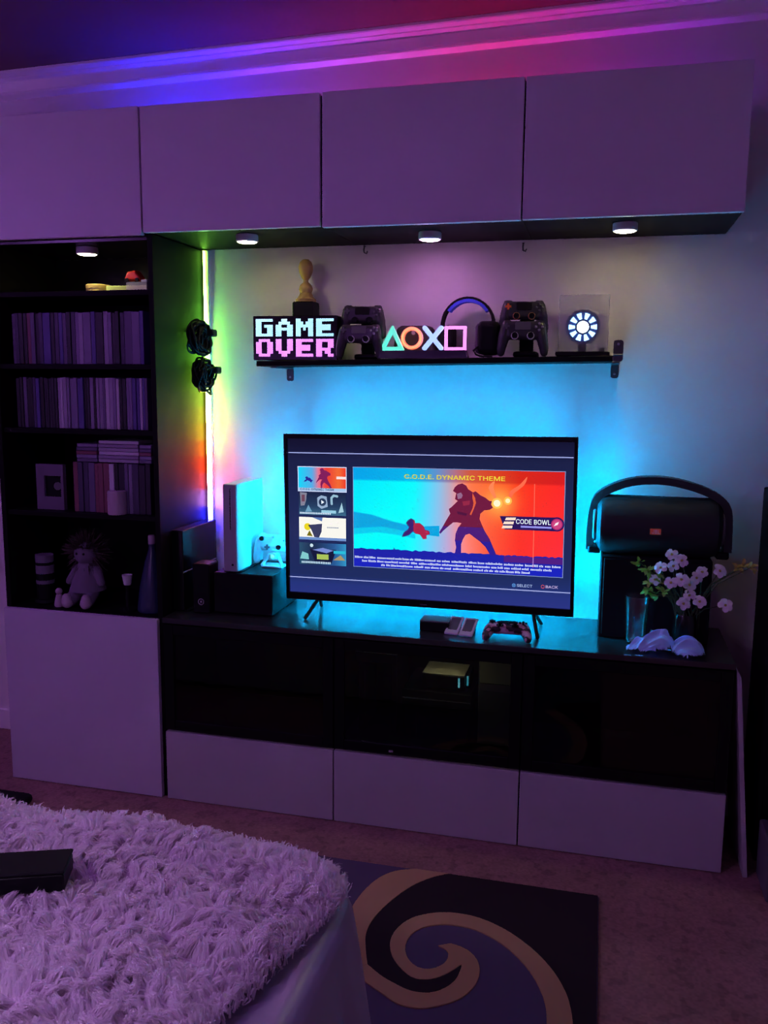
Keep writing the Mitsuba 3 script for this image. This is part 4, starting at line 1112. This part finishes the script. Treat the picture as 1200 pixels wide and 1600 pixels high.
# pale candle
cd = thing('candle', 'short pale candle standing on the third shelf of the bookcase', 'candle')
part(cd, 'wax', lathe([(0, 0), (0.030, 0), (0.0315, 0.003), (0.0315, 0.076), (0.029, 0.080), (0, 0.078)], 32, at=(-0.180, 0.046 + 0.0, SH[3] + 0.0175)), M_TINTEDWAX, smooth=35)
part(cd, 'wick', tube([(-0.180, 0.046, SH[3] + 0.095), (-0.179, 0.046, SH[3] + 0.106)], 0.001, 5), M_BLACK)
# bottom compartment
zb0 = 0.6365
bc = thing('banded_candle', 'cylindrical white candle with dark bands at the bottom of the bookcase', 'candle')
for i, (a, b, m) in enumerate(((0.0, 0.055, M_BLACK), (0.055, 0.068, M_DIMVIOLET), (0.068, 0.092, M_BLACK), (0.092, 0.122, M_DIMVIOLET), (0.122, 0.132, M_BLACK), (0.132, 0.158, M_DIMVIOLET))):
    part(bc, 'band', lathe([(0, a), (0.031, a), (0.031, b), (0, b)], 30, at=(-0.508, 0.095, zb0 + 0.018 + a * 0)), m, smooth=35)
part(bc, 'plate', lathe([(0, 0), (0.036, 0), (0.040, 0.006), (0.038, 0.017), (0, 0.0175)], 30, at=(-0.508, 0.095, zb0 + 0.0003)), M_BLACK, smooth=35)
dl = thing('plush_doll', 'seated plush doll with bushy dark hair at the bottom of the bookcase', 'toy')
dx, dy, dz = -0.350, 0.115, zb0
bd = sph((dx, dy, dz + 0.070), 0.046) + hull(sph((dx, dy, dz + 0.085), 0.046), sph((dx, dy + 0.004, dz + 0.135), 0.036)) + sph((dx, dy, dz + 0.185), 0.043)
for sx in (-1, 1):
    bd = bd + hull(sph((dx + sx * 0.026, dy - 0.015, dz + 0.050), 0.026), sph((dx + sx * 0.034, dy - 0.060, dz + 0.026), 0.023))
    bd = bd + hull(sph((dx + sx * 0.036, dy, dz + 0.130), 0.018), sph((dx + sx * 0.062, dy - 0.014, dz + 0.085), 0.014))
bd = tm(bd.refine_to_length(0.010))
trimesh.smoothing.filter_taubin(bd, iterations=8)
part(dl, 'body', bd, M_DIMVIOLET, smooth=True)
for sx in (-1, 1):
    part(dl, 'shoe', tm(hull(sph((dx + sx * 0.036, dy - 0.072, dz + 0.022), 0.0205), sph((dx + sx * 0.038, dy - 0.074, dz + 0.038), 0.016))), M_TINTEDWAX, smooth=True)
    part(dl, 'eye', tm(sph((dx + sx * 0.014, dy - 0.0415, dz + 0.190), 0.0042, 10)), M_BLACK, smooth=True)
part(dl, 'dress', lathe([(0.030, 0.128), (0.050, 0.095), (0.064, 0.055), (0.060, 0.055), (0.046, 0.095), (0.028, 0.126), (0.030, 0.128)], 30, at=(dx, dy, dz)), M_DIMVIOLET, smooth=35)
hr = []
for i in range(900):
    u = rng.normal(size=3)
    u /= np.linalg.norm(u)
    if u[1] < -0.45 and u[2] < 0.35:
        continue
    a = np.array([dx, dy, dz + 0.190]) + u * 0.041
    L_ = 0.030 + 0.020 * rng.random()
    p1 = a + u * L_ + rng.normal(size=3) * 0.008
    e_ = np.cross(u, rng.normal(size=3))
    e_ *= 0.0022 / np.linalg.norm(e_)
    hr.append(([a - e_, a + e_, (a + p1) / 2 + e_, (a + p1) / 2 - e_, p1], [[0, 1, 2], [0, 2, 3], [3, 2, 4]]))
hv = np.vstack([h_[0] for h_ in hr])
hf = np.vstack([np.array(h_[1]) + 5 * i for i, h_ in enumerate(hr)])
part(dl, 'hair', trimesh.Trimesh(hv, hf, process=False), M_BROWN)
labels[dl + '__hair'] = {'kind': 'stuff', 'label': 'bushy dark brown hair'}
fg = thing('figurine', 'tiny pale figurine left of the plush doll', 'figurine')
part(fg, 'body', lathe([(0, 0), (0.016, 0), (0.018, 0.008), (0.013, 0.03), (0.010, 0.042), (0, 0.044)], 20, at=(-0.432, 0.062, zb0 + 0.0003)), M_TINTEDWAX, smooth=35)
part(fg, 'head', tm(sph((-0.432, 0.062, zb0 + 0.054), 0.0125, 14)), M_TINTEDWAX, smooth=True)
bt = thing('bottle', 'dark blue tapered bottle with pale cap at the right of the bottom shelf', 'bottle')
part(bt, 'glass', lathe([(0, 0), (0.052, 0), (0.055, 0.006), (0.046, 0.08), (0.026, 0.17), (0.012, 0.215), (0.011, 0.235), (0, 0.235)], 32, at=(-0.088, 0.105, zb0 + 0.0003)), M_BLUEGLASS, smooth=35)
part(bt, 'cap', lathe([(0, 0), (0.0125, 0), (0.0125, 0.026), (0.010, 0.030), (0, 0.030)], 20, at=(-0.088, 0.105, zb0 + 0.2355)), M_TINTEDWAX, smooth=35)
cu = thing('small_cup', 'little grey cup beside the dark blue bottle on the bottom shelf', 'cup')
part(cu, 'bowl', lathe([(0, 0.001), (0.011, 0), (0.013, 0.003), (0.018, 0.036), (0.0165, 0.036), (0.012, 0.006), (0, 0.005)], 24, at=(-0.172, 0.08, zb0 + 0.0905)), M_LIGHT, smooth=35)
part(cu, 'pedestal', lathe([(0, 0), (0.030, 0), (0.030, 0.006), (0.008, 0.015), (0.007, 0.08), (0.012, 0.090), (0, 0.0902)], 24, at=(-0.172, 0.08, zb0 + 0.0003)), M_BLACK, smooth=35)
# top compartment
zt0 = SH[0] + 0.0173
tn = thing('round_tin', 'low golden round tin on the top shelf of the bookcase', 'tin')
part(tn, 'body', lathe([(0, 0), (0.038, 0), (0.0395, 0.002), (0.0395, 0.022), (0, 0.022)], 36, at=(-0.312, 0.190, zt0)), M_TIN, smooth=35)
part(tn, 'lid', lathe([(0, 0), (0.041, 0), (0.041, 0.012), (0.039, 0.014), (0, 0.014)], 36, at=(-0.312, 0.190, zt0 + 0.0222)), M_TIN, smooth=35)
one('booklet', bx(-0.262, -0.186, 0.160, 0.27, zt0, zt0 + 0.029, 0.001), M_LIME, 'lime green booklet lying on the top shelf of the bookcase', 'booklet')
one('book', bx(-0.184, -0.106, 0.155, 0.29, zt0, zt0 + 0.028, 0.001), M_CREAM, 'thick cream book lying at the bottom of the small pile on the top shelf', 'book')
one('book', bx(-0.186, -0.108, 0.159, 0.29, zt0 + 0.0283, zt0 + 0.040, 0.001), M_MIDGREY, 'thin grey book lying on the cream book on the top shelf', 'book')
rt = thing('toy_car', 'small shiny red toy car on the pile at the right of the top shelf', 'toy')
rx_, ry_, rz_ = -0.176, 0.180, zt0 + 0.0545
part(rt, 'body', tm(hull(*[sph((rx_ + a, ry_ + b, rz_ + c_), 0.008, 12) for a, c_ in ((-0.012, 0), (0.030, 0), (-0.006, 0.014), (0.016, 0.018)) for b in (-0.006, 0.020)])), M_RED, smooth=35)
for a in (-0.010, 0.028):
    for b in (-0.014, 0.028):
        part(rt, 'wheel', lathe([(0, 0), (0.006, 0), (0.006, 0.004), (0, 0.004)], 14, 'y', (rx_ + a, ry_ + 0.002 + b, rz_ - 0.006)), M_BLACK, smooth=30)
one('card_box', bx(-0.132, -0.110, 0.163, 0.20, zt0 + 0.0403, zt0 + 0.048, 0.001), M_WHITE, 'small white box right of the red toy car on the top shelf', 'box')

# ================================================================= cables hanging on the side of the bookcase
for (yc, zc_, r_, n, lab) in ((0.255, 1.577, 0.046, 26, 'upper bundle of coiled black cable hanging on the bookcase side'), (0.285, 1.450, 0.043, 28, 'lower bundle of coiled black cable hanging on the bookcase side')):
    cb = thing('cable_bundle', lab, 'cable')
    for j in range(n):
        q = np.random.default_rng(j + int(zc_ * 1000))
        ra, rb = r_ * (0.65 + 0.5 * q.random()), r_ * (0.75 + 0.4 * q.random())
        th = np.linspace(0, 2 * math.pi, 26, endpoint=False)
        x = 0.018 + 0.030 * q.random() + 0.010 * np.sin(th * 2 + q.random() * 6)
        part(cb, 'cable_loop', tube(np.stack([np.maximum(x, 0.0005), yc + 0.012 * q.normal() + ra * np.cos(th), zc_ + 0.008 * q.normal() + rb * np.sin(th)], 1), 0.0042, 7, True), M_BLACK, smooth=True)
    part(cb, 'hook', tube([(-0.0065, yc, zc_ + r_ * 0.62), (0.030, yc, zc_ + r_ * 0.62), (0.050, yc, zc_ + r_ * 0.75)], 0.004, 8), M_DARKSTEEL, smooth=True)
    part(cb, 'plug', bx(0.045, 0.075, yc + 0.02, yc + 0.060, zc_ + 0.005, zc_ + 0.030, 0.004), M_BLACK)

# ================================================================= right of the console
pl = [(1.801, 0.621), (1.812, 0.603), (1.870, 0.002), (1.857, 0.002)]
lb = thing('leaning_board', 'narrow white board leaning against the right end of the console', 'board')
part(lb, 'panel', facing(extrude(Polygon([(1.8035, 0.625), (1.8165, 0.604), (1.871, 0.001), (1.858, 0.001)]), 0.30), (0, 0.300, 0)), M_DRAWER)
dkc = thing('tall_speaker', 'tall black cabinet at the right edge of the photo behind the leaning board', 'cabinet')
part(dkc, 'lower_case', bx(1.902, 2.25, 0.10, 0.37, 0.002, 1.115, 0.004), M_MATTE)
part(dkc, 'upper_case', bx(1.925, 2.23, 0.14, 0.37, 1.1155, 1.330, 0.004), M_MATTE)
part(dkc, 'front_panel', bx(1.916, 2.236, 0.0965, 0.0998, 0.04, 1.09, 0.001), M_BLACK)
one('floor_box', bx(1.90, 2.10, -0.12, 0.04, 0.001, 0.17, 0.004), M_GREY, 'low grey box on the carpet at the right edge of the photo', 'box')

# ================================================================= rug
rg = thing('rug', 'grey rug with dark and golden swirl pattern on the carpet before the console', 'rug')
RX0, RX1, RY0, RY1 = 0.35, 1.449, -1.80, -0.222
part(rg, 'field', bx(RX0, RX1, RY0, RY1, 0.0004, 0.009, 0.002), M_RUGGREY, label='grey woven field')
ro = [(1.123, -0.613), (1.099, -0.651), (1.064, -0.685), (1.02, -0.694), (0.981, -0.665), (0.948, -0.624), (0.929, -0.568), (0.935, -0.51), (0.963, -0.456), (1.013, -0.422), (1.061, -0.406), (1.132, -0.407), (1.206, -0.438), (1.268, -0.485), (1.319, -0.539), (1.358, -0.6), (1.385, -0.666), (1.398, -0.747), (1.400, -0.83), (1.385, -0.93), (1.34, -1.05), (1.25, -1.17)]
ri = [(1.20, -1.13), (1.28, -1.02), (1.325, -0.92), (1.340, -0.83), (1.339, -0.763), (1.334, -0.704), (1.317, -0.651), (1.291, -0.597), (1.255, -0.549), (1.213, -0.507), (1.161, -0.474), (1.11, -0.459), (1.051, -0.463), (1.005, -0.487), (0.978, -0.523), (0.972, -0.572), (0.984, -0.614), (1.009, -0.644), (1.039, -0.653), (1.064, -0.64), (1.083, -0.617), (1.087, -0.586), (1.079, -0.566), (1.053, -0.555)]
hk = [(1.124, -0.62), (1.12, -0.67), (1.096, -0.71), (1.064, -0.733), (1.02, -0.736), (0.98, -0.72), (0.944, -0.703), (0.90, -0.67)]
lo = [(1.084, -0.537), (1.124, -0.547), (1.151, -0.57), (1.17, -0.608), (1.172, -0.656), (1.16, -0.699), (1.136, -0.738), (1.097, -0.767), (1.058, -0.788), (1.014, -0.789), (0.985, -0.778), (0.966, -0.764), (0.929, -0.744), (0.86, -0.70)]
g1 = [(0.80, -0.62), (0.795, -0.52), (0.797, -0.418), (0.818, -0.321), (0.860, -0.252), (0.925, -0.2235)]
g1i = [(1.024, -0.2235), (0.98, -0.255), (0.936, -0.306), (0.899, -0.381), (0.869, -0.469), (0.861, -0.546), (0.879, -0.612), (0.90, -0.67)]
CK = lambda P: chaikin(P, 2).tolist()
gold_ring = Polygon(CK(ro)[::-1] + CK(hk) + CK(lo)[::-1] + CK(ri)[::-1]).buffer(0)
gold_arc = Polygon(CK(g1) + CK(g1i) + [(0.86, -0.70)]).buffer(0)
dark = Polygon(CK(g1i) + CK(hk)[::-1] + CK(ro) + [(1.28, -1.25), (1.40, -1.30), (1.447, -1.30), (1.447, -0.224), (1.03, -0.224)]).buffer(0)
dark = dark.difference(gold_ring).difference(gold_arc)


def rugpile(poly, z0, z1):
    m = extrude(poly.buffer(-0.0006), z1 - z0)
    m.apply_translation((0, 0, z0))
    return m


part(rg, 'dark_swirl', rugpile(dark, 0.0088, 0.0118), M_RUGDARK, label='near black swirl and corner')
part(rg, 'gold_swirl', rugpile(gold_ring, 0.0088, 0.0124), M_RUGGOLD, label='golden brown spiral ribbon')
part(rg, 'gold_swirl', rugpile(gold_arc, 0.0088, 0.0124), M_RUGGOLD, label='golden brown arc')

# ================================================================= bed with satin cover and shaggy blanket
EX0, EX1, EY0, EY1, ER = -1.2, 1.005, -3.35, -1.135, 0.10


def outline(n=720):
    P = rrect(EX0, EX1, EY0, EY1, ER)
    L_ = P.exterior
    return np.array([L_.interpolate(t_, normalized=True).coords[0] for t_ in np.arange(n) / n])


OUT = outline()
nrm = np.roll(OUT, -1, 0) - np.roll(OUT, 1, 0)
nrm = np.stack([nrm[:, 1], -nrm[:, 0]], 1)
nrm /= np.linalg.norm(nrm, axis=1, keepdims=True)
if ((OUT + nrm * 0.01 - OUT.mean(0)) ** 2).sum() < ((OUT - OUT.mean(0)) ** 2).sum():
    nrm = -nrm
bd = thing('bed', 'bed with a grey satin cover falling to the carpet in folds', 'bed')
peri = np.arange(len(OUT)) / len(OUT)
slen = np.concatenate([[0], np.cumsum(np.linalg.norm(np.diff(OUT, axis=0), axis=1))])
fold = 0.55 * np.sin(slen * 2 * math.pi / 0.145 + 1.3 * np.sin(slen * 5)) + 0.35 * np.sin(slen * 2 * math.pi / 0.083 + 2 * np.sin(slen * 3))
prof_s = [(-0.06, 0.532), (-0.02, 0.530), (0.004, 0.522), (0.016, 0.505), (0.022, 0.47), (0.030, 0.42), (0.040, 0.34), (0.052, 0.25), (0.064, 0.15), (0.074, 0.06), (0.078, 0.016)]
vv = []
for j, (o_, z_) in enumerate(prof_s):
    k_ = min(1.0, max(0.0, (0.52 - z_) / 0.45))
    off = o_ + 0.012 * k_ + fold * 0.024 * k_
    vv.append(np.column_stack([OUT + nrm * off[:, None], np.full(len(OUT), z_)]))
n = len(OUT)
vv = np.vstack(vv + [np.column_stack([OUT * 0 + np.array([(EX0 + EX1) / 2, (EY0 + EY1) / 2]), np.full(n, 0.532)])[:1]])
ff = []
for j in range(len(prof_s) - 1):
    for i in range(n):
        a, b = j * n + i, j * n + (i + 1) % n
        ff += [[a, a + n, b + n], [a, b + n, b]]
for i in range(n):
    ff.append([len(vv) - 1, i, (i + 1) % n])
part(bd, 'satin_cover', trimesh.Trimesh(vv, ff, process=False), M_SATIN, smooth=True)
part(bd, 'mattress', bx(EX0 + 0.06, EX1 - 0.06, EY0 + 0.06, EY1 - 0.06, 0.25, 0.50, 0.03), M_CREAM)
part(bd, 'frame', bx(EX0 + 0.08, EX1 - 0.08, EY0 + 0.08, EY1 - 0.08, 0.02, 0.25, 0.01), M_BLACK)

# blanket region in plan (its right edge runs in from the foot corner)
edge = [(-1.1, -1.112), (-0.3, -1.108), (0.3, -1.108), (0.66, -1.098), (0.831, -1.100), (0.931, -1.128), (0.990, -1.168), (1.014, -1.216), (1.002, -1.267), (0.984, -1.335), (0.962, -1.444), (0.925, -1.56), (0.88, -1.74), (0.80, -2.0), (0.70, -2.4), (-1.1, -2.4)]
BP = Polygon(chaikin(edge, 2, True)).buffer(0)


def bz(x, y):
    p = np.stack([x, y, 0 * x], -1)
    big = meshkit.fbm(p * np.array([3.2, 5.5, 1]) + 2.3, 3, seed=11)
    mid = meshkit.fbm(p * np.array([8, 17, 1]) + 7.3, 3, seed=12)
    return np.maximum(0.550 + 0.055 * (big - 0.35) + 0.062 * (mid - 0.4), 0.541)


import shapely
gx, gy = np.meshgrid(np.arange(-1.1, 1.03, 0.0125), np.arange(-2.4, -1.08, 0.0125))
inside = shapely.contains_xy(BP, gx, gy)
dist = shapely.distance(shapely.points(gx.ravel(), gy.ravel()), BP.exterior).reshape(gx.shape)
zz = bz(gx, gy)
k_ = np.clip(dist / 0.045, 0, 1)
zz = 0.537 + (zz - 0.537) * np.sqrt(1 - (1 - k_) ** 2)
bv = np.stack([gx, gy, zz], -1).reshape(-1, 3)
ny_, nx_ = gx.shape
q_ = np.arange(ny_ * nx_).reshape(ny_, nx_)
sel = inside[:-1, :-1] & inside[1:, :-1] & inside[:-1, 1:] & inside[1:, 1:]
a, b, c_, d_ = (q_[:-1, :-1][sel], q_[:-1, 1:][sel], q_[1:, 1:][sel], q_[1:, :-1][sel])
bf = np.vstack([np.stack([a, b, c_], 1), np.stack([a, c_, d_], 1)])
bm = trimesh.Trimesh(bv, bf, process=False)
bm.remove_unreferenced_vertices()
bk = thing('blanket', 'shaggy pale blanket spread over the bed in the foreground', 'blanket')
part(bk, 'backing', bm, M_FURBASE, smooth=True)
# pile: locks of long fur
NT = 120000
px_ = rng.uniform(-0.15, 1.03, NT * 2)
py_ = rng.uniform(-2.05, -1.085, NT * 2)
ok = shapely.contains_xy(BP, px_, py_)
px_, py_ = px_[ok][:NT], py_[ok][:NT]


def pile_height(x, y):
    d_ = shapely.distance(shapely.points(x, y), BP.exterior)
    k = np.clip(d_ / 0.045, 0, 1)
    return 0.537 + (bz(x, y) - 0.537) * np.sqrt(1 - (1 - k) ** 2), k


pz_, kk = pile_height(px_, py_)
P0 = np.stack([px_, py_, pz_], 1)
# locks gather around clump centres on a jittered grid
CS = 0.017
ci, cj = np.floor(px_ / CS).astype(int), np.floor(py_ / CS).astype(int)
best = np.full(len(px_), 9.0)
ccx, ccy, cid = px_.copy(), py_.copy(), np.zeros(len(px_), int)
hsh = lambda a, b, k: ((np.sin(a * 127.1 + b * 311.7 + k * 74.7) * 43758.5453) % 1.0)
for di in (-1, 0, 1):
    for dj in (-1, 0, 1):
        a_, b_ = ci + di, cj + dj
        qx, qy = (a_ + hsh(a_, b_, 1)) * CS, (b_ + hsh(a_, b_, 2)) * CS
        dd = np.hypot(qx - px_, qy - py_)
        m_ = dd < best
        best = np.where(m_, dd, best)
        ccx, ccy, cid = np.where(m_, qx, ccx), np.where(m_, qy, ccy), np.where(m_, a_ * 7919 + b_, cid)
flow = meshkit.fbm(np.stack([ccx * 9, ccy * 9, 0 * ccx], 1), 2, seed=21) * 4 * math.pi
ang = flow + (hsh(cid, cid * 0.37, 3) - 0.5) * 3.2
lift = 0.15 + 0.75 * hsh(cid, cid * 0.61, 4)
clen = 0.020 + 0.016 * hsh(cid, cid * 0.23, 5)
CD = np.stack([np.cos(ang) * np.cos(lift), np.sin(ang) * np.cos(lift) * 0.8, np.sin(lift)], 1)
ctip = np.stack([ccx, ccy, pile_height(ccx, ccy)[0]], 1) + CD * clen[:, None]
own = P0 + CD * clen[:, None] + rng.normal(size=P0.shape) * 0.004
tip = own * 0.35 + ctip * 0.65 + rng.normal(size=P0.shape) * 0.0022
edge_ = (1 - kk)[:, None]
tip = tip * (1 - edge_) + (P0 + rng.normal(size=P0.shape) * 0.006 + np.array([0.0, 0.004, 0.008])) * edge_
Sd = np.cross(tip - P0, rng.normal(size=P0.shape) * 0.5 + [0, 0, 1])
Sd /= np.linalg.norm(Sd, axis=1, keepdims=True) + 1e-9
wd = (0.0012 + 0.0009 * rng.random(len(px_)))[:, None]
mid = (P0 + tip) / 2 + np.array([0, 0, 1.0]) * (0.22 * clen)[:, None] + rng.normal(size=P0.shape) * 0.0022
fv = np.stack([P0 - Sd * wd, P0 + Sd * wd, mid + Sd * wd * 0.9, mid - Sd * wd * 0.9, tip], 1).reshape(-1, 3)
ids = np.arange(len(P0))[:, None] * 5
ff = np.vstack([ids + [0, 1, 2], ids + [0, 2, 3], ids + [3, 2, 4]])
part(bk, 'fur_pile', trimesh.Trimesh(fv, ff, process=False), M_FUR)
labels[bk + '__fur_pile'] = {'kind': 'stuff', 'label': 'long shaggy pale fur'}

# dark box on the blanket
rb = thing('dark_box', 'black oblong box lying on the shaggy blanket at the left edge of the photo', 'box')
_bxx, _byy = np.meshgrid(np.linspace(0.12, 0.57, 24), np.linspace(-1.54, -1.30, 24))
M = xf((0.345, -1.425, float(np.percentile(bz(_bxx.ravel(), _byy.ravel()), 97)) + 0.0215), rz=22)
part(rb, 'body', mv(bx(-0.22, 0.22, -0.036, 0.036, -0.020, 0.012, 0.003), M), M_BLACK)
part(rb, 'lid', mv(bx(-0.221, 0.221, -0.037, 0.037, 0.0123, 0.018, 0.002), M), M_MATTE)
# dark slipper-like bag on the floor behind the bed
sl = tm(hull(*[sph((-0.46 + a, -0.20 + b, 0.018), 0.0175, 12) for a in (-0.16, 0.02) for b in (-0.05, 0.045)] + [sph((-0.56, -0.20, 0.040), 0.02, 12)]))
one('floor_bag', sl, M_MATTE, 'flat black bag on the carpet beyond the bed at the left edge', 'bag', smooth=40)
